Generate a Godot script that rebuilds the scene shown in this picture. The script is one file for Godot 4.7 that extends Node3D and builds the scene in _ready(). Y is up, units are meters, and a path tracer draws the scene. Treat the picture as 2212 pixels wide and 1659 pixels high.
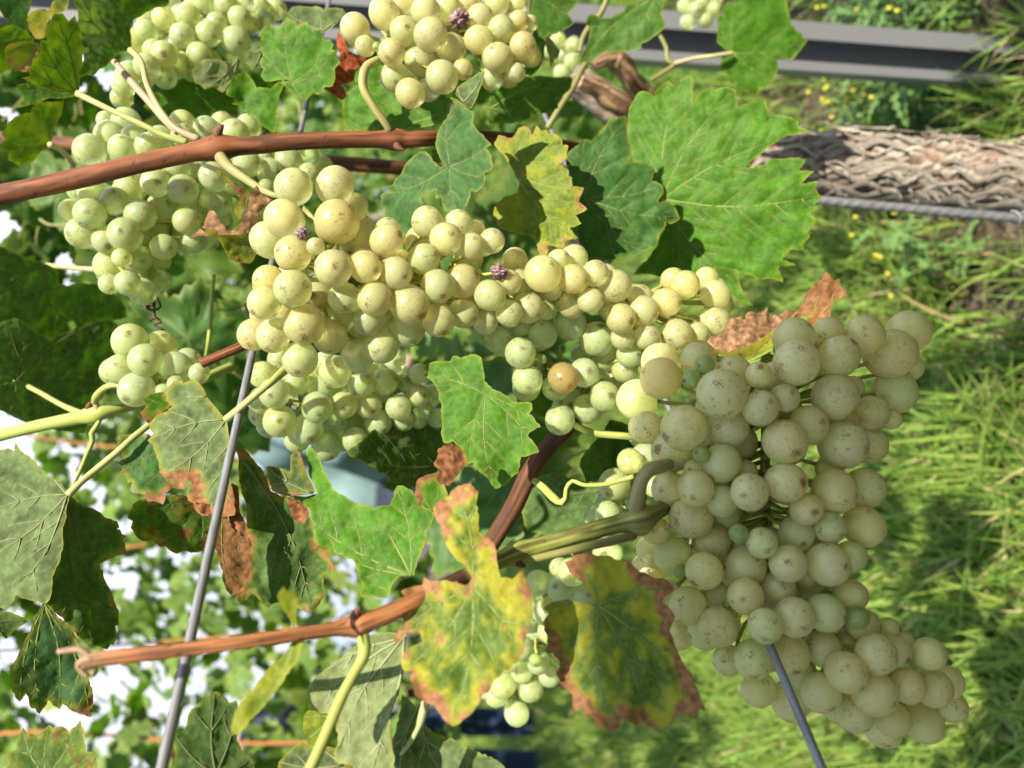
extends Node3D
# Ripe white grapes on the vine, photographed with the phone turned on its side: the top of the picture is to the right of the row.
# Lengths in the number lists are tenths of a millimetre.

var used := {}
var noise := FastNoiseLite.new()
var fine := FastNoiseLite.new()
var M := {}
var berry_mesh: SphereMesh
var berry_looks := {}
var eye: Camera3D
const ROW := Vector3(0.652, 0, -0.758)      # the way the vine rows run
const OFF := Vector3(-0.758, 0, -0.652)     # from our row towards the next one


func _ready() -> void:
	# ---- camera, sky, sun, exposure
	eye = Camera3D.new()
	eye.name = "camera"
	var pitch := deg_to_rad(8.9)
	eye.transform = Transform3D(Basis(Vector3(0, -cos(pitch), sin(pitch)), Vector3(1, 0, 0), Vector3(0, sin(pitch), cos(pitch))), Vector3(0, 0.78, 0))
	eye.near = 0.02
	eye.far = 400.0
	var lens := CameraAttributesPhysical.new()
	lens.frustum_focal_length = 35.25
	lens.exposure_aperture = 13.0
	lens.frustum_focus_distance = 0.29
	lens.frustum_near = 0.02
	lens.frustum_far = 400.0
	eye.attributes = lens
	add_child(eye)
	eye.fov = 52.8
	eye.near = 0.02
	eye.far = 400.0
	eye.current = true
	var env := Environment.new()
	env.background_mode = Environment.BG_SKY
	env.sky = Sky.new()
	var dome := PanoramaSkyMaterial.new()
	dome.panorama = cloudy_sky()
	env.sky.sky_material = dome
	env.background_energy_multiplier = 0.66
	env.tonemap_mode = Environment.TONE_MAPPER_LINEAR
	env.tonemap_exposure = 2.05
	env.sdfgi_enabled = true
	env.ssao_enabled = true
	env.ssil_enabled = true
	var around := WorldEnvironment.new()
	around.name = "surroundings"
	around.environment = env
	add_child(around)
	var sun := DirectionalLight3D.new()
	sun.name = "sun"
	sun.light_energy = 1.6
	sun.light_color = Color(1.0, 0.95, 0.87)
	sun.light_angular_distance = 0.53
	sun.shadow_enabled = true
	add_child(sun)
	sun.look_at_from_position(Vector3.ZERO, -Vector3(0.38, 0.68, 0.62), Vector3.UP)

	noise.seed = 7
	noise.frequency = 1.0
	noise.noise_type = FastNoiseLite.TYPE_SIMPLEX
	noise.fractal_octaves = 3
	fine.seed = 21
	fine.frequency = 1.0
	fine.noise_type = FastNoiseLite.TYPE_SIMPLEX
	fine.fractal_octaves = 2
	make_materials()

	# ---- setting
	make_ground()
	make_grass()
	make_next_rows()
	make_trunk_and_wires()
	make_canopy()
	make_people()

	# ---- canes, stalks and tendrils
	make_cane("vine_cane", "thick red brown ripened cane crossing the upper left, in front of the pale green bunch", Vector3(0.0781, 0.9604, -0.3673), [0,0,0,454, 32,-142,42,425, 100,-508,130,408, 173,-807,177,395, 230,-1078,209,383, 248,-1231,213,365, 283,-1489,203,357, 310,-1823,184,344, 336,-2024,145,323, 550,-2439,-478,335, 874,-3286,-1662,395], [230,-1078,209,145, 309,-1823,184,140], [], "red")
	make_cane("vine_cane", "thin orange brown cane at the lower left with a dry forked tip", Vector3(-0.0677, 0.8531, -0.2017), [0,0,0,195, 8,-30,5,188, 21,-194,10,174, 31,-395,-9,163, 27,-580,-81,188, 28,-640,-102,274, 35,-660,-99,249, 62,-759,-124,245, 101,-892,-205,230, 129,-986,-251,227, 159,-1102,-313,264, 177,-1188,-340,278, 227,-1448,-381,287, 239,-1523,-389,369, 264,-1654,-490,261, 288,-2098,-1008,294], [26,-636,-103,130, 163,-1106,-313,125, 239,-1523,-389,150], [[[6,-15,2, 32,15,-2, 26,67,-10], 98], [[9,-19,13, 9,3,10, -6,15,8, -30,-8,11], 112], [[6,-30,5, -13,-22,3, -32,-15,2], 98]], "shoot")
	make_cane("vine_cane", "dark brown cane slanting down behind the loose grapes in the lower centre", Vector3(-0.0737, 0.7375, -0.3425), [0,0,0,399, 182,-106,37,411, 350,-181,79,407, 472,-269,93,393, 546,-342,104,380, 686,-501,-73,359, 1000,-825,-428,399], [], [], "brown")
	make_cane("vine_shoot", "bright green shoot before the sky at the left, carrying the small plump bunch", Vector3(-0.0277, 0.9766, -0.4002), [0,0,0,320, 38,-159,55,303, 92,-395,143,285, 135,-618,228,309, 151,-684,249,294, 183,-793,175,259, 231,-893,-12,258, 369,-1111,-383,268], [136,-632,231,135], [[[137,-650,264, 165,-657,265, 193,-647,263], 167]], "green")
	make_cane("cane_stub", "short cut brown cane stub with a pale cut end, left of the middle bunch", Vector3(0.0083, 0.8523, -0.3150), [0,0,0,215, 21,-53,8,180, 61,-144,2,193, 108,-245,-63,198], [], [], "red")
	make_cane("old_wood_spur", "gnarled tan pruning spur with a cut end, left of the steel post", Vector3(0.2482, 0.6257, -0.5831), [0,0,0,527, 42,-95,15,598, 57,-180,-22,845, 11,-266,-60,754, -72,-381,-143,767, -140,-541,-270,811, -390,-909,-465,922], [], [], "wood")
	make_cane("old_wood_spur", "dark old spur with a splintered pale end beside the largest leaf", Vector3(0.2278, 0.6411, -0.5653), [0,0,0,578, -31,-175,-74,647, -84,-282,-108,831, -125,-391,-141,910, -150,-517,-223,852], [], [], "wood")
	make_cane("old_vine_arm", "dark shaded old vine arm running behind the upper left bunches, under the red brown cane", Vector3(0.1765, 1.0871, -0.6048), [0,0,0,603, -143,-803,429,477, -245,-1363,720,439, -295,-2210,852,419, -330,-2644,920,459, -337,-3098,890,468, -263,-3577,560,439], [], [], "brown")
	make_cane("tendril", "curling bright green tendril crossing in front of the sunlit grapes left of the big bunch", Vector3(-0.0374, 0.7253, -0.2951), [0,0,0,120, -23,-30,35,154, -61,-66,61,165, -78,-93,75,129, -60,-108,78,88, -25,-111,78,82, 5,-134,82,82, -9,-178,99,82, -6,-253,110,88, 9,-311,119,94, 25,-359,137,105], [], [], "green")
	make_cane("tendril", "yellow green side stalk hanging from the bright green shoot before the sky", Vector3(-0.0161, 0.9099, -0.3746), [0,0,0,84, -34,17,7,111, -62,34,5,125, -97,31,5,111, -160,58,1,91, -229,86,-3,91, -328,135,-21,84], [], [], "green")
	make_cane("tendril", "dark dry curled tendril knot under the long pale green bunch", Vector3(0.0373, 0.8959, -0.3825), [0,0,0,65, -14,-43,7,72, 7,-71,11,72, 13,-46,17,72, -9,-28,25,71, -31,-63,30,71, -16,-105,37,57, 36,-78,12,50, -12,-65,-10,58, -65,-71,11,65, -79,-50,8,65, -65,-81,23,64, -87,-106,27,57, -97,-71,11,57, -122,-114,18,57], [], [], "dry")
	make_cane("leaf_stalk", "thin stalk lit yellow in one spot, by the sky gap left of the middle bunch", Vector3(0.0594, 0.8748, -0.4400), [0,0,0,101, -109,11,-2,109, -235,19,-3,117, -369,31,-5,109, -466,72,-112,103], [], [], "green")
	make_cane("leaf_stalk", "thick green leaf stalk running down to the bottom edge below the cane's dark node", Vector3(-0.0673, 0.7875, -0.2107), [0,0,0,182, -26,-6,11,173, -55,-1,20,155, -84,19,38,138, -133,49,63,144, -214,88,108,148, -293,129,152,152], [], [], "green")
	make_cane("leaf_stalk", "short pale stalk forking between the pale downy leaf and the rust edged leaf", Vector3(-0.0902, 0.7686, -0.2260), [0,0,0,135, -31,13,-12,135, -85,25,-34,127, -117,34,-46,82, -167,56,-70,74, -213,83,-94,56], [], [], "pale")
	make_cane("leaf_stalk", "green side stalk running beside the cane toward the big bunch's knot", Vector3(-0.0544, 0.7464, -0.2326), [0,0,0,141, 5,-56,9,113, 28,-169,16,122, 45,-267,11,133, 57,-375,-22,145, 59,-434,-64,139], [], [], "olive")
	make_cane("leaf_stalk", "pinkish stalk slanting behind the long pale stalk at the upper left", Vector3(0.1500, 0.9072, -0.3843), [0,0,0,144, -120,-102,67,170, -209,-181,109,169, -300,-256,141,154, -369,-324,172,139], [], [], "pink")
	make_cane("leaf_stalk", "slender olive stalk rising past the dark spur right of the golden bunch", Vector3(0.1654, 0.6800, -0.4904), [0,0,0,180, 130,-79,12,199, 308,-191,-71,203, 450,-265,-161,207, 554,-332,-252,190], [], [], "olive")
	make_cane("tendril", "thin tan shoot with a bud arching at the top edge near the steel post", Vector3(0.2502, 0.6416, -0.4844), [0,0,0,160, -100,39,-6,180, -199,118,-19,199, -269,158,-25,180, -359,177,-28,140], [], [], "olive")
	make_cane("leaf_stalk", "thin crooked green twig in front of the lower flange of the steel post", Vector3(0.2703, 0.5737, -0.5750), [0,0,0,144, -96,-47,7,156, -192,-59,9,168, -227,-106,17,168, -287,-24,4,168, -347,71,-11,120], [], [], "olive")

	# ---- bunches: x, y, z, radius, kind (1 small green, 2 shrivelled, 3 browned) of every grape, then the line of the main stem
	var berries_d := [-256,-369,576,69,0, -236,-511,536,72,0, -374,-337,598,69,0, -376,-521,580,81,0, -482,-454,670,31,0, -439,-407,656,22,2, -442,-699,595,62,0, -419,-916,536,63,0, -346,-850,478,61,0, -350,-969,459,60,0, -442,-1016,518,53,0, -501,-372,618,66,0, -636,-383,711,64,0, -750,-411,637,73,0, -788,-303,592,62,0, -871,-391,570,66,0, -558,-515,675,67,0, -546,-624,645,58,0, -655,-656,625,64,0, -653,-549,587,60,0, -562,-730,620,60,0, -669,-780,587,73,0, -599,-883,566,65,0, -822,-678,492,64,0, -499,-835,555,59,0, -721,-888,529,65,0, -626,-1082,533,60,0, -537,-1118,530,29,2, -725,-635,536,62,0, -750,-772,464,70,0, -572,-982,506,67,0, -690,-988,480,61,0, -717,-1077,429,53,0, -689,-1161,497,52,0, -569,-1163,484,49,0, -470,-1015,418,57,0, -684,-286,689,57,0, -598,-291,635,53,0, -782,-222,519,58,0, -789,-494,541,65,0, -852,-589,424,64,0, -629,-452,535,61,0, -711,-510,451,66,0, -758,-587,382,49,0, -534,-1294,493,74,0, -558,-1211,390,60,0, -661,-1246,437,63,0, -549,-1419,470,60,0, -521,-1516,446,54,0, -465,-1206,342,55,0, -472,-1368,434,47,0, -452,-1445,375,58,0, -564,-1609,399,68,0, -688,-1188,355,53,0, -697,-1628,422,62,0, -661,-1734,384,65,0, -622,-1840,366,60,0, -767,-1756,369,56,0, -754,-1888,354,67,0, -547,-1926,351,61,0, -573,-2102,255,64,0, -695,-2092,267,69,0, -748,-1997,310,53,0, -510,-1595,300,53,0, -647,-1626,320,60,0, -596,-1752,290,57,0, -495,-2097,173,55,0, -510,-1908,255,49,0, -606,-2162,156,63,0, -570,-1341,381,59,0, -631,-1494,456,51,0, -643,-1434,380,55,0, -664,-1325,384,42,0, -770,-1659,352,53,0, -436,-275,511,69,0, -401,-824,388,59,0, -411,-1097,485,49,0, -295,-579,468,51,0, -384,-587,388,80,0, -391,-702,506,51,0, -354,-1041,397,41,0, -430,-840,277,65,0, -632,-1141,143,62,0, -632,-771,385,61,0, -388,-565,225,54,0, -643,-487,352,62,0, -487,-1519,188,54,0, -623,-1811,145,64,0, -666,-592,256,55,0, -515,-1279,139,56,0, -461,-1648,11,57,0, -555,-653,404,58,0, -595,-266,486,53,0, -640,-515,143,62,0, -342,-477,315,59,0, -568,-2250,-80,59,0, -545,-541,319,62,0, -424,-303,296,55,0, -558,-995,242,61,0, -521,-1422,88,63,0, -384,-1015,244,62,0, -633,-820,210,63,0, -611,-880,346,61,0, -510,-1258,243,55,0, -629,-1132,272,61,0, -691,-374,387,57,0, -528,-2193,36,64,0, -521,-2004,-35,55,0, -610,-1684,69,53,0, -526,-1657,122,59,0, -522,-1967,177,53,0, -446,-704,232,61,0, -660,-2185,-1,57,0, -525,-748,314,60,0, -517,-1375,245,53,0, -702,-321,506,58,0, -443,-865,154,55,0, -659,-625,352,56,0, -564,-1808,27,61,0, -604,-990,356,57,0, -714,-1733,242,59,0, -550,-499,440,63,0, -482,-1210,38,54,0, -675,-218,238,56,0, -550,-347,410,60,0, -614,-693,502,55,0, -625,-621,113,59,0, -389,-833,-20,58,0, -601,-1627,206,63,0, -584,-1484,245,63,0, -584,-247,377,54,0, -683,-439,232,54,0, -615,-1262,194,64,0, -396,-529,76,63,0, -724,-1932,230,53,0, -690,-705,249,57,0, -578,-1534,106,60,0, -699,-1741,109,54,0, -731,-2059,118,53,0, -599,-1357,129,56,0, -522,-2026,89,58,0, -411,-1031,100,53,0, -386,-316,392,56,0, -717,-343,261,62,0, -642,-1334,290,57,0, -508,-619,497,59,0, -600,-1104,383,56,0, -609,-1852,250,56,0, -605,-1933,76,59,0, -585,-411,280,60,0, -394,-951,357,54,0, -515,-741,492,65,0, -470,-1551,90,58,0, -585,-655,242,53,0, -609,-1236,75,60,0, -319,-321,281,58,0, -693,-229,337,54,0, -529,-524,553,55,0, -350,-482,457,54,0, -652,-948,262,54,0, -504,-997,126,58,0, -368,-1100,179,55,0, -472,-1462,271,56,0, -707,-2162,110,53,0]
	make_bunch("large sunlit bunch of yellow green grapes in the middle, beside the dry tan curl", Vector3(0.0961, 0.8513, -0.3432), berries_d, [-565,-513,449, -558,-642,423, -552,-841,387, -555,-1103,341, -572,-1389,291, -593,-1647,243, -606,-1843,199], [0,0,0,26,-56,-45,68,21,-105,-103,117,18,-157,-172,169,15,-201,-241,220,12,-226,-326,233,11,-319,-418,248,11], "gold")
	var berries_j := [213,180,220,71,0, 149,63,221,78,0, 160,314,311,60,0, 84,414,358,64,0, -16,234,331,66,3, -22,381,329,63,0, 7,132,270,64,0, 60,327,344,23,1, -54,239,217,60,0, -54,364,218,61,0, -92,47,285,65,0, -146,96,193,63,0, -190,224,227,64,0, 77,-3,131,66,0, 86,110,142,43,0, 82,-64,271,54,0, 19,-67,196,54,0, -108,157,107,59,0, -20,-48,97,56,0, -21,52,208,51,0, 142,492,269,56,0, 207,395,264,56,0, 14,-36,-127,66,0, -51,141,-69,58,0, 115,-17,-13,54,0, 230,352,-11,54,0, 3,324,-35,59,0, 6,165,40,58,0, 31,42,1,55,0, 20,-150,-196,65,0, 160,377,131,64,0, -76,42,-110,59,0, 65,-157,-36,55,0, -66,75,11,55,0, 48,342,170,59,0, 15,-62,-13,54,0, 74,-108,59,56,0, 164,264,8,54,0, -110,-18,-3,56,0, -148,151,-26,56,0, 142,415,15,66,0, -112,15,105,60,0, 65,331,62,59,0, -36,123,-178,59,0, 92,50,-90,54,0, -38,340,68,54,0, -5,73,100,58,0]
	make_bunch("loose sunlit shoulder of grapes with bare yellow stalks showing, hanging under the middle bunch", Vector3(0.0040, 0.6875, -0.3403), berries_j, [0,0,0, -4,37,40, -1,84,81, 13,151,119, 35,226,151, 57,292,186, 76,339,225], [], "green")
	var berries_e := [-26,-173,280,71,0, 78,-363,260,61,0, 87,-469,222,64,0, 132,-251,250,75,0, -17,-288,242,62,0, -18,-396,210,62,0, -29,-531,228,60,0, 23,-620,204,55,0, 37,2,325,69,0, 52,-187,174,66,0, 87,-76,242,65,0, 123,-626,219,50,0, 117,61,259,63,0, 126,27,154,58,0, 1,68,231,64,0, -57,78,130,66,0, -87,-12,265,74,0, -125,-126,209,72,0, -103,-440,148,63,0, -93,-554,152,52,0, -86,-713,70,49,0, 33,-704,150,47,0, -46,-647,148,46,0, 84,-568,151,48,0, 184,-507,174,61,0, 191,18,71,56,0, 126,-138,128,46,0, 183,-200,162,48,0, -112,66,27,62,0, -180,-68,116,60,0, -211,-199,105,71,0, -183,-251,-6,69,0, -180,-331,146,63,0, -95,-189,114,56,0, -93,-256,180,47,0, -105,-314,77,49,0, -146,-368,9,55,0, -93,-624,79,44,0, -64,-74,169,28,1, 170,-415,134,52,0, 80,-486,-6,60,0, -19,-234,-97,57,0, -5,-612,32,63,0, 16,-687,-114,61,0, 13,77,23,62,0, -91,-77,-89,58,0, -76,-406,-134,54,0, -38,-305,-178,56,0, -101,-114,18,58,0, -18,128,-136,57,0, -44,-524,-49,61,0, 34,-215,34,56,0, 61,-139,-103,63,0, -148,-285,-268,62,0, 70,-593,-58,57,0, -48,-382,-278,55,0, 110,27,-136,60,0, -112,111,-273,57,0, 99,-380,-108,65,0, -116,-215,-193,55,0, -25,-651,-227,54,0, 72,-364,37,59,0, -88,-333,-67,55,0, 83,-19,5,57,0, -93,-623,-87,60,0, -66,35,-75,54,0, -12,-279,123,55,0, 124,-230,-67,56,0, -134,-180,-317,63,0, -50,-411,34,59,0, 96,96,-222,59,0, -99,18,-179,62,0, -157,-182,-100,57,0, 132,-517,-128,60,0, 117,90,-1,54,0, -162,-75,-182,60,0, 105,-125,39,54,0, -164,-327,-135,54,0, -19,-168,-189,54,0, -104,-580,-229,57,0, -15,88,-236,58,0, -62,-212,-6,54,0, 104,-79,-190,60,0, 15,-474,89,55,0, -35,-525,-162,61,0, -72,-518,61,54,0]
	make_bunch("half shaded green bunch crossed by stripes of shadow, just below the middle bunch", Vector3(-0.0077, 0.8296, -0.3795), berries_e, [0,0,0, -11,-71,19, -24,-163,24, -28,-264,27, -18,-376,32, -6,-483,38, -3,-559,43], [], "green")
	var berries_b := [6,63,254,70,0, -86,-90,285,75,0, 77,-16,194,66,0, 17,-130,207,71,0, -62,124,162,73,0, 143,-304,185,69,0, 166,-188,193,63,0, 216,-429,147,68,0, 118,-421,63,75,0, 79,-305,16,67,0, 74,-194,110,68,0, 354,158,-9,77,0, 353,-5,50,65,0, 360,-130,84,63,0, 39,180,124,60,0, -176,-114,199,64,0, 221,-211,147,20,1, 448,97,-95,77,0, 550,49,-172,71,0, 561,154,-210,49,0, 261,-255,98,61,0, 424,-276,61,58,0, 470,-371,23,64,0, 445,-503,52,72,0, 293,-569,110,67,0, 528,-425,-55,56,0, 515,-550,-40,61,0, 432,-35,-26,59,0, 504,-252,-9,61,0, 425,-155,-7,61,0, 126,87,158,64,0, 159,-53,106,69,0, 243,-63,29,56,0, 3,-319,180,62,0, -103,9,216,60,0, -72,-123,139,51,0, -24,-162,43,67,0, 19,-190,-55,55,0, 137,172,103,43,0, 275,-331,32,49,0, 308,-487,45,49,0, 201,-498,66,49,0, -73,-327,103,59,0, -39,-366,3,61,0, 54,-412,-49,63,0, -122,-227,204,59,0, -29,-215,-154,63,0, 281,-658,35,63,0, 353,-736,-24,69,0, 421,-823,-139,53,0, 384,-886,-204,54,0, 290,-835,-24,59,0, 371,-635,3,42,0, 183,-650,101,45,0, 90,-578,85,56,0, -296,-98,276,57,0, -224,-124,109,44,1, -202,18,150,72,0, -319,-125,159,65,0, -297,-12,240,46,0, -253,-166,35,54,0, -154,-144,3,62,0, -190,-83,303,42,0, 215,79,-230,64,0, -34,179,-70,55,0, 227,-244,-3,55,0, -129,7,43,61,0, 156,-100,-301,54,0, -50,-58,-224,60,0, 466,-818,-353,63,0, 80,-43,-90,57,0, -128,79,-62,63,0, 120,-280,-139,55,0, 114,221,-192,56,0, 357,-602,-143,60,0, 38,-50,16,59,0, 410,-712,-190,64,0, 75,-67,-210,66,0, 180,-121,-451,65,0, 257,-358,-199,66,0, 320,20,-270,65,0, 156,-282,-309,59,0, 133,-151,-105,58,0, 330,-214,-190,61,0, 360,-478,-195,54,0, 421,-584,-321,60,0, -95,-60,-74,60,0, 494,-811,-490,57,0, 502,173,-514,63,0, -60,117,21,60,0, -80,101,-169,61,0, -11,-46,108,55,0, 83,-160,-350,57,0, 193,-67,-146,56,0, 206,184,-270,59,0, 119,80,-80,54,0, 252,-190,-101,60,0, 496,-441,-161,59,0, 284,-414,-91,63,0, 18,33,-138,58,0, 13,48,-318,61,0, 533,-451,-282,65,0, 148,-178,12,54,0, 190,170,-130,62,0, 221,-195,-298,60,0, 85,182,-58,62,0, 108,-213,-226,58,0, -228,58,20,57,0, 515,-205,-266,54,0, 288,-344,-337,56,0, 375,-792,-264,56,0, 353,-397,-264,56,0, 122,14,-287,60,0, 3,272,-193,60,0, 451,126,-345,64,0, -167,23,-170,60,0, 469,-12,-330,57,0, 179,9,-29,56,0, 98,104,34,55,0, 389,99,-487,55,0, 109,-29,-391,59,0, 334,-525,-57,55,0, 332,73,-377,61,0, 465,-691,-341,57,0, 380,-147,-297,54,0, 503,64,-425,56,0, 466,-227,-114,55,0, -94,19,-293,58,0, -196,-16,-71,56,0, 305,-304,-86,56,0, 266,-8,-98,56,0, 171,-375,-75,58,0, -21,36,-41,56,0]
	make_bunch("long pale green bunch hanging behind the red brown cane at the upper left", Vector3(0.0737, 0.9034, -0.3875), berries_b, [0,0,0, 71,-42,-38, 153,-104,-74, 229,-193,-93, 293,-312,-97, 346,-455,-106, 384,-589,-142], [], "green")
	var berries_f := [180,-341,429,69,0, 62,-296,391,72,0, 153,-437,355,68,0, 144,-221,341,64,0, 261,-245,302,75,0, 243,-338,210,72,0, 106,-359,344,28,1, 139,-155,269,44,0, 186,-459,252,53,0, 128,-541,401,43,0, 52,-400,392,36,0, 84,-456,421,36,0, 92,-356,229,60,0, 177,-247,-103,65,0, 86,-238,85,57,0, 175,-431,125,64,0, 240,-156,-31,59,0, 132,-149,130,57,0, 147,-369,-39,64,0, 218,-291,83,68,0, 144,-76,-33,65,0, 143,-242,214,59,0, 247,-197,187,60,0, 87,-355,113,59,0, 257,-166,81,58,0]
	make_bunch("small bunch of few plump grapes on a bright green shoot at the left", Vector3(-0.0084, 0.9119, -0.3739), berries_f, [184,-197,1, 177,-230,64, 170,-261,135, 164,-289,202, 151,-325,273, 132,-367,337, 118,-405,376], [0,0,0,15,28,-18,33,17,67,-78,103,15,80,-128,142,13,84,-175,169,11], "green")
	var berries_a := [-144,157,297,66,0, -285,165,379,66,0, -256,38,353,69,0, -383,79,384,65,0, -268,-99,315,79,0, -132,-115,291,66,0, -43,-32,243,67,0, -23,88,220,62,0, -164,9,285,58,0, -2,-131,219,49,0, -113,-170,201,52,0, -262,356,344,58,0, -159,286,286,63,0, -137,393,220,53,0, -152,311,135,77,0, -291,441,273,68,0, -419,237,450,69,0, -308,227,269,70,0, -511,310,504,65,0, -514,253,379,62,0, -428,176,342,62,0, -370,59,258,73,0, -540,413,461,63,0, -642,403,562,58,0, -666,440,471,51,0, -374,310,371,60,0, 5,161,141,54,0, -9,291,149,63,0, -424,156,230,53,0, -532,366,366,51,0, -57,-216,125,59,0, 40,-184,85,56,0, 55,-271,32,57,0, -45,34,62,59,0, -318,380,41,66,0, -172,299,7,65,0, -122,396,-125,67,0, 35,-157,-99,60,0, 145,-108,-240,63,0, -119,465,-1,65,0, -310,249,125,59,0, 22,382,-143,57,0, -437,381,263,66,0, -406,292,187,58,0, 19,-67,-21,55,0, -211,181,75,60,0, -57,-100,62,62,0, -286,245,-19,60,0, -11,237,-30,55,0, 87,142,-14,64,0, 100,28,-64,64,0, -517,468,327,64,0, -127,102,22,61,0, -299,97,161,59,0, -373,392,156,57,0, -414,453,74,56,0, -230,426,175,56,0, -170,-66,129,60,0, -486,507,186,60,0, 86,281,-167,61,0, -162,77,135,64,0, -45,353,23,61,0, 153,182,-170,66,0, -211,428,66,56,0, -91,218,193,56,0, -50,127,-50,56,0, -220,281,-107,65,0, -215,161,-58,56,0, 162,-236,-195,67,0, -280,338,213,59,0, 18,-26,146,57,0, 125,-90,-76,58,0, -207,199,186,56,0, -77,510,-116,62,0, -270,461,-39,58,0, -636,472,371,58,0, -115,-6,-17,56,0, 98,-236,-63,56,0, -598,512,264,56,0, -117,215,-66,63,0, 1,-42,-137,56,0, -81,230,75,57,0, -49,440,-203,59,0, -362,536,29,60,0]
	make_bunch("green bunch partly in shade behind the crinkled leaf at the top left corner", Vector3(0.2156, 0.8740, -0.4755), berries_a, [0,0,0, -56,76,42, -119,150,83, -189,214,128, -267,269,180, -352,317,240, -438,360,303], [], "green")
	var berries_c := [442,-177,-7,73,0, 258,-229,-12,74,0, 470,-65,-57,67,0, 326,-7,54,61,0, 362,-134,-99,71,0, 553,26,-77,70,0, 491,157,-103,69,0, 583,-159,-89,67,0, 422,-277,-95,73,0, 254,-20,-35,66,0, 547,-314,-72,44,2, 442,-397,-24,64,0, 516,-505,-65,63,0, 359,-480,-8,67,0, 158,-87,37,65,0, 237,-175,-114,55,0, 575,-409,-94,61,0, 628,-259,-144,68,0, 630,-63,-135,60,0, 675,-360,-183,62,0, 681,-499,-173,59,0, 308,-325,-37,48,0, 302,-468,-106,56,0, 338,-554,-147,57,0, 357,57,26,22,1, 371,108,-7,46,0, 764,-204,-253,65,0, 713,-7,-212,60,0, 790,-317,-273,66,0, 791,-431,-287,62,0, 431,-601,-35,64,0, 581,-595,-108,49,0, 303,-566,-21,45,0, 421,-659,-121,47,0, 699,-605,-193,47,0, 596,-658,-154,39,0, 557,-582,-193,47,0, 671,-607,-413,66,0, 463,-513,-272,62,0, 569,162,-350,55,0, 638,-599,-277,55,0, 459,-16,-221,66,0, 699,-52,-383,60,0, 878,-483,-581,55,0, 593,-496,-357,66,0, 543,-156,-234,63,0, 582,-68,-349,63,0, 499,-165,-399,56,0, 768,14,-492,63,0, 387,-228,-261,55,0, 533,-278,-323,61,0, 789,-260,-501,59,0, 568,-619,-361,55,0, 718,-358,-376,60,0, 795,-601,-490,60,0, 613,-175,-317,55,0, 805,-481,-446,61,0, 753,-180,-409,56,0, 572,-47,-226,58,0, 399,2,-123,59,0, 838,-366,-584,64,0, 511,-561,-433,55,0, 791,-172,-570,60,0, 498,-649,-246,59,0, 488,-420,-160,58,0, 577,-474,-215,59,0, 474,-302,-223,60,0, 449,-136,-291,57,0, 469,-13,-340,58,0, 439,-575,-187,55,0, 704,-497,-322,57,0, 543,167,-207,58,0, 669,-302,-288,56,0, 643,30,-297,62,0, 475,-161,-148,57,0, 693,-501,-469,64,0, 340,-77,-211,57,0, 559,-709,-429,57,0, 783,-365,-465,56,0, 719,-680,-496,55,0, 419,-230,-369,58,0]
	make_bunch("golden sunlit bunch with a shrivelled grape at the top edge, on a bent brown stalk", Vector3(0.1118, 0.7803, -0.3462), berries_c, [435,-34,-127, 471,-100,-167, 509,-187,-199, 545,-293,-223, 582,-397,-251, 616,-477,-290, 646,-529,-335], [0,0,0,18,27,20,17,17,95,73,29,18,165,113,33,19,219,116,32,20,270,100,25,19,321,47,-18,18,418,-21,-179,14], "gold")
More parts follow.
